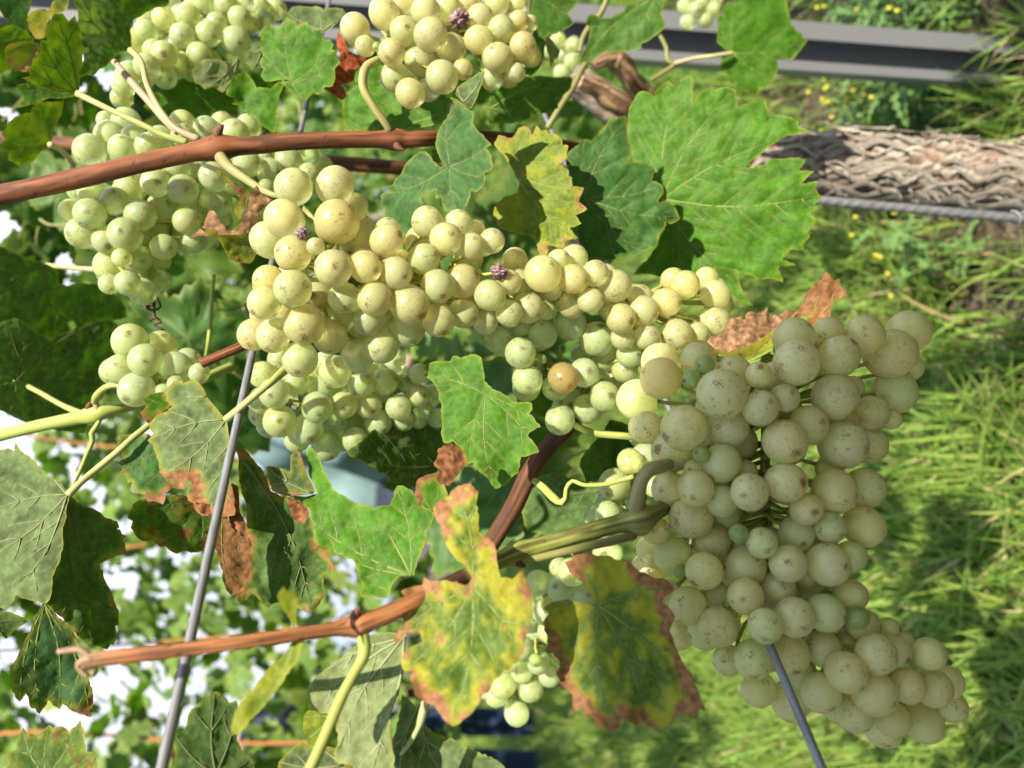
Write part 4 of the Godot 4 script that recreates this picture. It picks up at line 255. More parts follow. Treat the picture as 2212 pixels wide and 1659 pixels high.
func many(called: String, mesh: Mesh, mat: Material, places: Array, tints: Array, label: String) -> void:
	var mm := MultiMesh.new()
	mm.transform_format = MultiMesh.TRANSFORM_3D
	mm.use_colors = true
	mm.mesh = mesh
	mm.instance_count = places.size()
	for i in places.size():
		mm.set_instance_transform(i, places[i])
		mm.set_instance_color(i, tints[i])
	var o := MultiMeshInstance3D.new()
	o.name = numbered(called)
	o.multimesh = mm
	o.material_override = mat
	add_child(o)
	o.set_meta("kind", "stuff")
	o.set_meta("label", label)


func vec(a: Array, i: int) -> Vector3:
	return Vector3(a[i], a[i + 1], a[i + 2]) * 0.0001


func lin(r: float, g: float, b: float) -> Color:
	return Color(r, g, b).linear_to_srgb()


# ------------------------------------------------------------------ materials
func surface(rough: float, spec := 0.5, lit_through := Color(0, 0, 0)) -> StandardMaterial3D:
	var m := StandardMaterial3D.new()
	m.vertex_color_use_as_albedo = true
	m.roughness = rough
	m.metallic_specular = spec
	m.cull_mode = BaseMaterial3D.CULL_DISABLED
	if lit_through != Color(0, 0, 0):
		m.backlight_enabled = true
		m.backlight = lit_through
	return m


func make_materials() -> void:
	var crinkle := NoiseTexture2D.new()
	crinkle.width = 512
	crinkle.height = 512
	crinkle.seamless = true
	var cells := FastNoiseLite.new()
	cells.seed = 4
	cells.noise_type = FastNoiseLite.TYPE_CELLULAR
	cells.cellular_return_type = FastNoiseLite.RETURN_DISTANCE2_SUB
	cells.frequency = 0.035
	cells.domain_warp_enabled = true
	cells.domain_warp_amplitude = 12.0
	crinkle.noise = cells
	var grain := NoiseTexture2D.new()
	grain.width = 512
	grain.height = 512
	grain.seamless = true
	var g := FastNoiseLite.new()
	g.seed = 9
	g.frequency = 0.06
	g.fractal_octaves = 4
	grain.noise = g
	var veins := NoiseTexture2D.new()
	veins.width = 512
	veins.height = 512
	veins.seamless = true
	veins.noise = cells
	var net := Gradient.new()
	net.set_color(0, lin(1.0, 1.0, 1.0))
	net.set_color(1, lin(0.74, 0.74, 0.74))
	net.add_point(0.22, lin(0.80, 0.80, 0.80))
	veins.color_ramp = net
	M.leaf = surface(0.55, 0.28, Color(0.72, 0.85, 0.22))
	M.leaf_back = surface(0.75, 0.2, Color(0.66, 0.8, 0.22))
	M.leaf_dry = surface(0.85, 0.15, Color(0.5, 0.36, 0.2))
	for m in [M.leaf, M.leaf_back, M.leaf_dry]:
		m.albedo_texture = veins
		m.heightmap_enabled = true
		m.heightmap_texture = crinkle
		m.heightmap_scale = 0.02
	M.rib = surface(0.6, 0.3, Color(0.4, 0.45, 0.2))
	M.bark = surface(0.62, 0.35)
	M.bark.heightmap_enabled = true
	M.bark.heightmap_texture = grain
	M.bark.heightmap_scale = 0.02
	M.bark.uv1_triplanar = true
	M.bark.uv1_scale = Vector3(60, 60, 60)
	M.shoot = surface(0.5, 0.4, Color(0.25, 0.3, 0.1))
	M.old_bark = surface(0.95, 0.1)
	M.metal = surface(0.5, 0.5)
	M.metal.metallic = 0.55
	M.zinc = surface(0.55, 0.5)
	M.zinc.metallic = 0.35
	M.grass = surface(0.55, 0.3, Color(0.62, 0.75, 0.25))
	M.far_leaf = surface(0.5, 0.35, Color(0.7, 0.85, 0.25))
	M.plain = surface(0.85, 0.2)
	M.cloth = surface(0.95, 0.1)
	M.stem = surface(0.55, 0.3, Color(0.3, 0.35, 0.12))
	M.raisin = surface(0.45, 0.5)
	var earth := NoiseTexture2D.new()
	earth.width = 1024
	earth.height = 1024
	earth.seamless = true
	var e := FastNoiseLite.new()
	e.seed = 31
	e.frequency = 0.02
	e.fractal_octaves = 6
	earth.noise = e
	var ramp := Gradient.new()
	ramp.set_color(0, lin(0.03, 0.022, 0.015))
	ramp.set_color(1, lin(0.2, 0.15, 0.1))
	ramp.add_point(0.45, lin(0.07, 0.052, 0.034))
	ramp.add_point(0.7, lin(0.11, 0.085, 0.055))
	earth.color_ramp = ramp
	M.soil = StandardMaterial3D.new()
	M.soil.albedo_texture = earth
	M.soil.roughness = 0.95
	M.soil.uv1_triplanar = true
	M.soil.uv1_world_triplanar = true
	M.soil.uv1_scale = Vector3(1.7, 1.7, 1.7)
	M.soil.heightmap_enabled = true
	M.soil.heightmap_texture = grain
	M.soil.heightmap_scale = 1.2
	berry_mesh = SphereMesh.new()
	berry_mesh.radius = 1.0
	berry_mesh.height = 2.0
	berry_mesh.radial_segments = 32
	berry_mesh.rings = 16
	var tints := {
		"gold": [lin(0.88, 0.84, 0.40), lin(0.86, 0.85, 0.44), lin(0.82, 0.86, 0.42), lin(0.90, 0.83, 0.38)],
		"green": [lin(0.77, 0.88, 0.42), lin(0.75, 0.88, 0.44), lin(0.82, 0.88, 0.40), lin(0.78, 0.90, 0.50)],
		"grey": [lin(0.94, 0.88, 0.40), lin(0.93, 0.88, 0.43), lin(0.86, 0.90, 0.41), lin(0.95, 0.86, 0.39)],
		"small": [lin(0.5, 0.66, 0.22)], "brown": [lin(0.66, 0.52, 0.2)],
	}
	var prints := []
	for k in 10:
		prints.append(berry_print(k))
	for key in tints:
		berry_looks[key] = []
		for k in 10:
			var m := StandardMaterial3D.new()
			var c: Color = tints[key][k % tints[key].size()]
			m.albedo_color = Color(c.r, c.g, c.b, 0.5 if key == "grey" else 0.38)
			m.refraction_enabled = true
			m.refraction_scale = 0.034
			m.albedo_texture = prints[k]
			m.roughness = 0.35
			m.metallic_specular = 0.45
			m.subsurf_scatter_enabled = true
			m.subsurf_scatter_strength = 0.3
			m.clearcoat_enabled = true
			m.clearcoat = 0.3
			m.clearcoat_roughness = 0.28
			berry_looks[key].append(m)


func berry_print(k: int) -> ImageTexture:
	# skin of a grape: waxy bloom, fine dark lenticels, russet smears and the brown scar of the flower at the lower pole
	var w := 256
	var h := 128
	var rng := RandomNumberGenerator.new()
	rng.seed = 100 + k
	var im := Image.create(w, h, false, Image.FORMAT_RGB8)
	var dots := []
	for n in [4, 12, 34, 3, 16, 7, 44, 9, 22, 2][k]:
		var z := rng.randf_range(-1.0, 0.9)
		var a := rng.randf() * TAU
		var q := sqrt(1.0 - z * z)
		dots.append([Vector3(q * cos(a), z, q * sin(a)), 0.012 + 0.05 * pow(rng.randf(), 4.0), rng.randf_range(0.1, 0.45)])
	for n in [2, 1, 3, 0, 1, 4, 0, 2, 1, 5][k]:
		# a bruise or rub: a loose cluster of specks
		var z := rng.randf_range(-0.9, 0.6)
		var a := rng.randf() * TAU
		for m in 16:
			var zz := clampf(z + rng.randfn(0.0, 0.13), -0.99, 0.95)
			var aa := a + rng.randfn(0.0, 0.16)
			var q := sqrt(1.0 - zz * zz)
			dots.append([Vector3(q * cos(aa), zz, q * sin(aa)), rng.randf_range(0.018, 0.06), rng.randf_range(0.15, 0.5)])
	var cell := {}
	for d in dots:
		var v := int((0.5 - asin(d[0].y) / PI) * 16)
		for dv in [-1, 0, 1]:
			if not cell.has(v + dv):
				cell[v + dv] = []
			cell[v + dv].append(d)
	var shift := Vector3(k * 7.3, k * 3.1, 0)
	for y in h:
		var lat := (0.5 - (y + 0.5) / h) * PI
		var near: Array = cell.get(int((y + 0.5) / h * 16), [])
		for x in w:
			var lon := (x + 0.5) / w * TAU
			var p := Vector3(cos(lat) * sin(lon), sin(lat), cos(lat) * cos(lon))
			var bloom := noise.get_noise_3dv(p * 1.3 + shift)
			var scratch := fine.get_noise_3dv(Vector3(p.x * 5.0, p.y * 2.0, p.z * 5.0) + shift)
			var c := Color(0.96, 0.96, 0.95).lerp(Color(1.0, 1.0, 1.0), clampf(0.5 + bloom, 0, 1))
			c = c.lerp(Color(0.93, 0.92, 0.98), clampf((bloom - 0.1) * 1.2, 0, 0.5))
			c = c.lerp(Color(0.80, 0.72, 0.58), clampf((scratch - 0.34) * 2.6, 0, 0.6) * (0.15 + 0.15 * (k % 5)))
			c = c.lerp(Color(0.62, 0.53, 0.60), clampf((noise.get_noise_3dv(p * 2.2 - shift) + 0.4 * fine.get_noise_3dv(p * 9.0) - 0.42) * 3.5, 0, 0.6) * (0.1 + 0.15 * (k % 6)))
			for d in near:
				var e: float = p.distance_to(d[0])
				if e < d[1] * 1.6:
					c = c.lerp(Color(0.50, 0.38, 0.40), d[2] * clampf(1.6 - e / d[1], 0, 1))
			var s := (1.0 + p.y) * 22.0 * (1.0 + 0.9 * noise.get_noise_3dv(p * 5.0 + shift)) + 0.9 * fine.get_noise_3dv(p * 13.0 - shift)
			var reach: float = [0.08, 0.3, 0.12, 0.5, 0.2, 0.08, 0.35, 0.2, 0.75, 0.12][k]
			c = c.lerp(Color(0.45, 0.30, 0.24), clampf((reach - s) / maxf(reach, 0.1) * 1.3, 0, 0.7))
			im.set_pixel(x, y, c)
	return ImageTexture.create_from_image(im)


func cloudy_sky() -> ImageTexture:
	var w := 512
	var h := 256
	var im := Image.create(w, h, false, Image.FORMAT_RGBF)
	var n := FastNoiseLite.new()
	n.seed = 12
	n.frequency = 1.1
	n.fractal_octaves = 5
	for y in h:
		var lat := (0.5 - (y + 0.5) / h) * PI
		var up := maxf(sin(lat), 0.0)
		for x in w:
			var lon := (x + 0.5) / w * TAU
			var p := Vector3(cos(lat) * cos(lon), sin(lat) * 1.8, cos(lat) * sin(lon))
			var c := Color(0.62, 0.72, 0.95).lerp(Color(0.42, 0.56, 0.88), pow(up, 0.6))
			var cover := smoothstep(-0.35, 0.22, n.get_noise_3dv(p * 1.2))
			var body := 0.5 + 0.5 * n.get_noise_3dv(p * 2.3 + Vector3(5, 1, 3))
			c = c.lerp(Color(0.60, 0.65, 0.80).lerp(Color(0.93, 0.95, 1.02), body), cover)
			c = c * (0.86 + 1.1 * pow(clampf(p.normalized().dot(Vector3(0.38, 0.9, 0.62).normalized()), 0, 1), 2.0))  # added brightness on the sun side, out of view, to fill the shade
			if lat < 0.0:
				c = Color(0.18, 0.2, 0.14)
			im.set_pixel(x, y, c)
	return ImageTexture.create_from_image(im)


# ------------------------------------------------------------------ shapes
func smooth_line(p: Array, rad: Array, step: float) -> Array:
	var q := PackedVector3Array()
	var r := PackedFloat32Array()
	for i in p.size() - 1:
		var a: Vector3 = p[maxi(i - 1, 0)]
		var b: Vector3 = p[i]
		var c: Vector3 = p[i + 1]
		var d: Vector3 = p[mini(i + 2, p.size() - 1)]
		var n := clampi(int(b.distance_to(c) / step), 1, 120)
		for k in n:
			var t := float(k) / n
			q.append(0.5 * ((2.0 * b) + (c - a) * t + (2.0 * a - 5.0 * b + 4.0 * c - d) * t * t + (3.0 * b - a - 3.0 * c + d) * t * t * t))
			r.append(lerpf(rad[i], rad[i + 1], t))
	q.append(p[-1])
	r.append(rad[-1])
	return [q, r]


func sweep(st: SurfaceTool, q: PackedVector3Array, r: PackedFloat32Array, segs: int, paint: Callable, ridge = null) -> void:
	# a tube along q; paint(t, angle, along) gives its colour, ridge(angle, along) a factor on the radius
	var first: int = st.get_meta("count", 0)
	var side := Vector3.ZERO
	var along := 0.0
	var total := 0.0
	for i in q.size() - 1:
		total += q[i].distance_to(q[i + 1])
	for i in q.size():
		var dir := (q[mini(i + 1, q.size() - 1)] - q[maxi(i - 1, 0)]).normalized()
		if i == 0:
			side = dir.cross(Vector3(0.31, 0.2, 0.93)).normalized()
		else:
			along += q[i].distance_to(q[i - 1])
		side = (side - dir * side.dot(dir)).normalized()
		var other := dir.cross(side)
		for k in segs:
			var a := TAU * k / segs
			var f: float = ridge.call(a, along) if ridge != null else 1.0
			st.set_color(paint.call(along / maxf(total, 1e-6), a, along))
			st.set_uv(Vector2(float(k) / segs, along * 20.0))
			st.add_vertex(q[i] + (side * cos(a) + other * sin(a)) * r[i] * f)
	for i in q.size() - 1:
		for k in segs:
			var a := first + i * segs + k
			var b := first + i * segs + (k + 1) % segs
			for v in [a, b, a + segs, b, b + segs, a + segs]:
				st.add_index(v)
	# ends
	var n := q.size()
	for e in [0, n - 1]:
		st.set_color(paint.call(0.0 if e == 0 else 1.0, 0.0, 0.0))
		st.set_uv(Vector2.ZERO)
		st.add_vertex(q[e])
	var c0 := first + n * segs
	for k in segs:
		var a := first + k
		var b := first + (k + 1) % segs
		for v in [c0, b, a]:
			st.add_index(v)
		a += (n - 1) * segs
		b += (n - 1) * segs
		for v in [c0 + 1, a, b]:
			st.add_index(v)
	st.set_meta("count", first + n * segs + 2)


func begin() -> SurfaceTool:
	var st := SurfaceTool.new()
	st.begin(Mesh.PRIMITIVE_TRIANGLES)
	st.set_smooth_group(0)
	st.set_meta("count", 0)
	return st


func finish(st: SurfaceTool) -> ArrayMesh:
	st.generate_normals()
	return st.commit()


func at_stop(stops: Array, t: float) -> Color:
	for i in stops.size() - 1:
		if t <= stops[i + 1][0]:
			return stops[i][1].lerp(stops[i + 1][1], clampf((t - stops[i][0]) / maxf(stops[i + 1][0] - stops[i][0], 1e-5), 0, 1))
	return stops[-1][1]


# ------------------------------------------------------------------ canes
func cane_paint(style: String) -> Array:
	var red := Color(0.19, 0.068, 0.027)
	var orange := Color(0.36, 0.15, 0.055)
	var dark := Color(0.05, 0.026, 0.018)
	var green := Color(0.27, 0.31, 0.075)
	var olive := Color(0.2, 0.18, 0.07)
	match style:
		"red":
			return [[0.0, red], [1.0, red * 0.9]]
		"shoot":
			return [[0.0, Color(0.2, 0.13, 0.08)], [0.035, orange], [0.33, orange], [0.36, dark], [0.405, dark], [0.412, green], [0.62, green], [0.66, Color(0.33, 0.34, 0.1)], [0.70, olive], [0.83, olive], [0.855, Color(0.3, 0.2, 0.09)], [0.88, Color(0.16, 0.075, 0.035)], [1.0, Color(0.15, 0.07, 0.035)]]
		"brown":
			return [[0.0, Color(0.14, 0.06, 0.03)], [1.0, Color(0.13, 0.06, 0.03)]]
		"wood":
			return [[0.0, Color(0.42, 0.26, 0.17)], [0.12, Color(0.4, 0.27, 0.16)], [0.5, Color(0.33, 0.22, 0.12)], [1.0, Color(0.2, 0.12, 0.07)]]
		"pale":
			return [[0.0, Color(0.4, 0.42, 0.2)], [1.0, Color(0.38, 0.42, 0.2)]]
		"pink":
			return [[0.0, Color(0.42, 0.3, 0.2)], [1.0, Color(0.4, 0.33, 0.2)]]
		"olive":
			return [[0.0, Color(0.24, 0.25, 0.08)], [1.0, Color(0.2, 0.19, 0.07)]]
		"dry":
			return [[0.0, Color(0.07, 0.03, 0.02)], [1.0, Color(0.07, 0.03, 0.02)]]
	return [[0.0, Color(0.33, 0.4, 0.09)], [0.5, Color(0.36, 0.42, 0.10)], [1.0, Color(0.3, 0.36, 0.09)]]


func make_cane(kind: String, label: String, base: Vector3, pts: Array, nodes: Array, forks: Array, style: String) -> void:
	var woody := style in ["red", "shoot", "brown", "wood"]
	var category := "cane" if kind.begins_with("vine") else ("tendril" if kind == "tendril" else ("stalk" if kind == "leaf_stalk" else "spur"))
	var o := thing(kind, label, category, base)
	var p := []
	var rad := []
	for i in range(0, pts.size(), 4):
		p.append(vec(pts, i))
		rad.append(pts[i + 3] * 0.00001)
	var line := smooth_line(p, rad, 0.0012 if woody else 0.0015)
	var q: PackedVector3Array = line[0]
	var r: PackedFloat32Array = line[1]
	for n in range(0, nodes.size(), 4):
		var c := vec(nodes, n)
		for i in q.size():
			var d := q[i].distance_to(c) / (r[i] * 1.5)
			r[i] *= 1.0 + (nodes[n + 3] * 0.01 - 1.0) * exp(-d * d)
	var stops := cane_paint(style)
	var salt := float(label.hash() % 1000)
	var streak := 0.7 if woody else 0.18
	var paint := func(t, a, s):
		var c := at_stop(stops, t)
		var v := noise.get_noise_3d(cos(a) * 3.2 + salt, sin(a) * 3.2, s * 28.0)
		var w := fine.get_noise_3d(cos(a) * 13.0, sin(a) * 13.0 + salt, s * 16.0)
		var k := 1.0 + streak * v + streak * 0.7 * w
		var out := Color(c.r * k, c.g * k, c.b * k)
		if woody:
			var fibre := fine.get_noise_3d(cos(a) * 26.0, sin(a) * 26.0 + salt, s * 22.0)
			out = out.lerp(Color(0.05, 0.025, 0.015), clampf((fibre - 0.05) * 2.6, 0, 0.7))
			if noise.get_noise_3d(cos(a) * 9.0 + salt, sin(a) * 9.0, s * 260.0) > 0.62:
				out = Color(0.06, 0.035, 0.025)
		return out
	var ridge := func(a, s):
		if style == "wood":
			return 1.0 + 0.22 * noise.get_noise_3d(cos(a) * 1.6 + salt, sin(a) * 1.6, s * 45.0) + 0.12 * fine.get_noise_3d(cos(a) * 6.0, sin(a) * 6.0, s * 30.0)
		return 1.0 + (0.03 if woody else 0.02) * sin(a * 13.0 + 2.5 * noise.get_noise_2d(s * 24.0, salt)) + (0.03 if woody else 0.0) * fine.get_noise_3d(cos(a) * 8.0, sin(a) * 8.0 + salt, s * 18.0) + 0.05 * noise.get_noise_3d(cos(a), sin(a) + salt, s * 40.0)
	var st := begin()
	sweep(st, q, r, 22 if woody else 12, paint, ridge)
	var body := finish(st)
	if forks.is_empty() and nodes.is_empty():
		part("bark" if woody else "stalk", body, M.bark if woody else M.shoot, o)
		return
	part("bark", body, M.bark if woody else M.shoot, o)
	for n in range(0, nodes.size(), 4):
		# the scaly bud at a node
		var bud := begin()
		var c := vec(nodes, n)
		var near := 0
		for i in q.size():
			if q[i].distance_to(c) < q[near].distance_to(c):
				near = i
		var dir := (q[mini(near + 2, q.size() - 1)] - q[maxi(near - 2, 0)]).normalized()
		var out := (dir.cross(Vector3(0.1, 0.2, 1.0))).normalized() * (1.0 if n % 8 else -1.0)
		out = (out + Vector3(0, 0, 0.6)).normalized()
		var rr := r[near]
		var bl := smooth_line([q[near] + out * rr * 0.6, q[near] + out * rr * 1.15 + dir * rr * 0.2, q[near] + out * rr * 1.6 + dir * rr * 0.7], [rr * 0.42, rr * 0.36, rr * 0.08], 0.0008)
		sweep(bud, bl[0], bl[1], 10, func(_t, a, s): return Color(0.14, 0.06, 0.035) * (1.0 + 0.5 * fine.get_noise_2d(a * 2.0, s * 900.0)))
		part("bud", finish(bud), M.bark, o)
	for f in forks:
		var fp := []
		var fr := []
		for i in range(0, f[0].size(), 3):
			fp.append(vec(f[0], i))
			fr.append(f[1] * 0.00001 * (1.0 - 0.18 * (i / 3.0)))
		var fl := smooth_line(fp, fr, 0.0008)
		var fs := begin()
		sweep(fs, fl[0], fl[1], 12, func(_t, a, s): return Color(0.3, 0.2, 0.13) * (1.0 + 0.7 * noise.get_noise_3d(cos(a) * 2.0, sin(a) * 2.0, s * 300.0)), func(a, s): return 1.0 + 0.3 * fine.get_noise_3d(cos(a) * 2.0, sin(a) * 2.0, s * 400.0))
		part("dry_fork" if style == "shoot" else "side_bud", finish(fs), M.bark if style == "shoot" else M.shoot, o)


# ------------------------------------------------------------------ bunches
func make_bunch(label: String, base: Vector3, list: Array, line: Array, stalk: Array, tint: String) -> void:
	var o := thing("grape_bunch", label, "grapes", base)
	var rng := RandomNumberGenerator.new()
	rng.seed = label.hash()
	var axis := []
	for i in range(0, line.size(), 3):
		axis.append(vec(line, i))
	var st := begin()
	var green := func(_t, a, s): return Color(0.36, 0.40, 0.09).lerp(Color(0.26, 0.2, 0.07), clampf(noise.get_noise_3d(cos(a), sin(a), s * 150.0) * 1.6, 0, 0.8))
	var rad := []
	for i in axis.size():
		rad.append(lerpf(0.0019, 0.001, float(i) / (axis.size() - 1)))
	var main := smooth_line(axis, rad, 0.003)
	sweep(st, main[0], main[1], 8, green)
	var spine: PackedVector3Array = main[0]
	for i in range(0, list.size(), 5):
		var c := vec(list, i)
		var r: float = list[i + 3] * 0.0001
		var kind: int = list[i + 4]
		var foot := spine[0]
		var best := 0
		for k in spine.size():
			if spine[k].distance_squared_to(c) < foot.distance_squared_to(c):
				foot = spine[k]
				best = k
		# the pedicel springs from the stem a little nearer to the stalk than the grape
		var from := spine[maxi(0, best - 2)]
		var out := (c - from).normalized()
		var bend := (from + c) * 0.5 + Vector3(0, 0.15, 0) * from.distance_to(c)
		var pl := smooth_line([from, bend, c - out * r * 0.9], [0.0009, 0.0006, 0.0008], 0.003)
		sweep(st, pl[0], pl[1], 6, green)
		var look := out + Vector3(rng.randf_range(-0.55, 0.55), rng.randf_range(-0.7, 0.3), rng.randf_range(-0.3, 0.6))
		var y := -look.normalized()
		var x := y.cross(Vector3(rng.randf() - 0.5, rng.randf() - 0.5, rng.randf() - 0.5).normalized()).normalized()
		var turn := Basis(x, y, x.cross(y))
		if kind == 2:
			var ra := part("raisin", raisin(rng.randi() % 100), M.raisin, o)
			ra.transform = Transform3D(turn.scaled(Vector3.ONE * r), c)
			continue
		var key := "small" if kind == 1 else ("brown" if kind == 3 else tint)
		var g := part("grape", berry_mesh, berry_looks[key][rng.randi() % 10], o)
		g.transform = Transform3D(turn * Basis.from_scale(Vector3(r * rng.randf_range(0.96, 1.02), r * rng.randf_range(0.97, 1.08), r * rng.randf_range(0.96, 1.02))), c)
	var stem := part("stem", finish(st), M.stem, o)
	stem.name = "stem"
	if stalk.size():
		var sp := []
		var sr := []
		for i in range(0, stalk.size(), 4):
			sp.append(vec(stalk, i))
			sr.append(stalk[i + 3] * 0.0001)
		sp.append(spine[0])
		sr.append(0.0015)
		var sl := smooth_line(sp, sr, 0.0015)
		var ss := begin()
		var brownish := tint != "green"
		sweep(ss, sl[0], sl[1], 14, func(t, a, s): return (Color(0.27, 0.24, 0.10) if brownish else Color(0.3, 0.35, 0.09)).lerp(Color(0.4, 0.42, 0.13), t) * (1.0 + 0.3 * noise.get_noise_3d(cos(a) * 2.0, sin(a) * 2.0, s * 80.0)))
		part("stalk", finish(ss), M.shoot, o)


func raisin(n: int) -> ArrayMesh:
	var st := begin()
	var rows := 22
	var cols := 32
	for i in rows + 1:
		for k in cols:
			var lat := PI * i / rows
			var lon := TAU * k / cols
			var p := Vector3(sin(lat) * cos(lon), cos(lat), sin(lat) * sin(lon))
			var fold := absf(noise.get_noise_3dv(Vector3(p.x * 1.3, p.y * 0.6, p.z * 1.3) + Vector3(n, 0, 0)))
			st.set_color(Color(0.09, 0.05, 0.055).lerp(Color(0.27, 0.17, 0.19), clampf(fold * 2.2, 0, 1)))
			st.add_vertex(Vector3(p.x, p.y * 1.25, p.z * 0.85) * (0.66 + 0.95 * fold))
	for i in rows:
		for k in cols:
			var a := i * cols + k
			var b := i * cols + (k + 1) % cols
			for v in [a, b, a + cols, b, b + cols, a + cols]:
				st.add_index(v)
	return finish(st)


# ------------------------------------------------------------------ leaves
func leaf_style(s: String) -> Dictionary:
	var d := {"g": Color(0.105, 0.25, 0.035), "y": 0.0, "rim": 0.5, "under": false, "mat": "leaf", "vein": Color(0.26, 0.36, 0.09), "mottle": 0.3}
	match s:
		"bright":
			d.g = Color(0.115, 0.30, 0.024)
		"matt":
			d.g = Color(0.085, 0.22, 0.05)
			d.vein = Color(0.22, 0.32, 0.11)
		"lime":
			d.g = Color(0.25, 0.36, 0.04)
			d.y = 0.45
			d.vein = Color(0.36, 0.44, 0.10)
		"glow":
			d.g = Color(0.17, 0.29, 0.03)
			d.y = 0.3
		"yellow":
			d.g = Color(0.22, 0.27, 0.04)
			d.y = 0.75
		"dark":
			d.g = Color(0.105, 0.25, 0.04)
		"teal":
			d.g = Color(0.085, 0.20, 0.075)
			d.rim = 0.25
		"dull":
			d.g = Color(0.12, 0.23, 0.04)
			d.y = 0.3
		"back":
			d.g = Color(0.13, 0.24, 0.065)
			d.under = true
			d.mat = "leaf_back"
			d.vein = Color(0.2, 0.26, 0.10)
		"under":
			d.g = Color(0.20, 0.285, 0.115)
			d.under = true
			d.mat = "leaf_back"
			d.vein = Color(0.36, 0.42, 0.2)
			d.mottle = 0.5
		"pale":
			d.g = Color(0.32, 0.4, 0.17)
			d.under = true
			d.mat = "leaf_back"
			d.vein = Color(0.42, 0.48, 0.25)
		"painted_glare":
			d.g = Color(0.12, 0.24, 0.045)
			d.glare = 1.0
		"scorched":
			d.g = Color(0.16, 0.30, 0.05)
			d.y = 1.1
			d.vein = Color(0.33, 0.4, 0.1)
		"scorched2":
			d.g = Color(0.19, 0.33, 0.06)
			d.y = 1.0
			d.vein = Color(0.24, 0.33, 0.1)
		"brown":
			d.g = Color(0.32, 0.15, 0.07)
			d.dry = true
		"rust":
			d.g = Color(0.36, 0.10, 0.045)
			d.dry = true
		"tan":
			d.g = Color(0.31, 0.185, 0.10)
			d.dry = true
	if not d.get("dry"):
		d.g = d.g * 0.78
		d.vein = d.vein * 0.68
	if d.get("dry"):
		d.mat = "leaf_dry"
		d.rim = 0.0
		d.vein = d.g * 0.75
	return d


func make_leaf(label: String, base: Vector3, facing: Vector3, midrib: Vector3, outline: Array, tips: Array, style: String, opt: Dictionary) -> void:
	var o := thing("vine_leaf", label, "leaf", base)
	var y := (midrib - facing * midrib.dot(facing)).normalized()
	var turn := Basis(y.cross(facing), y, facing)
	var s := leaf_style(style)
	var salt := float(label.hash() % 997) * 1.7
	# outline with a little unevenness between the traced points
	var rough := PackedVector2Array()
	var raw := PackedVector2Array()
	for i in range(0, outline.size(), 2):
		raw.append(Vector2(outline[i], outline[i + 1]) * 0.0001)
	grow_leaf(o, turn, raw, tips, s, opt, salt, rough)


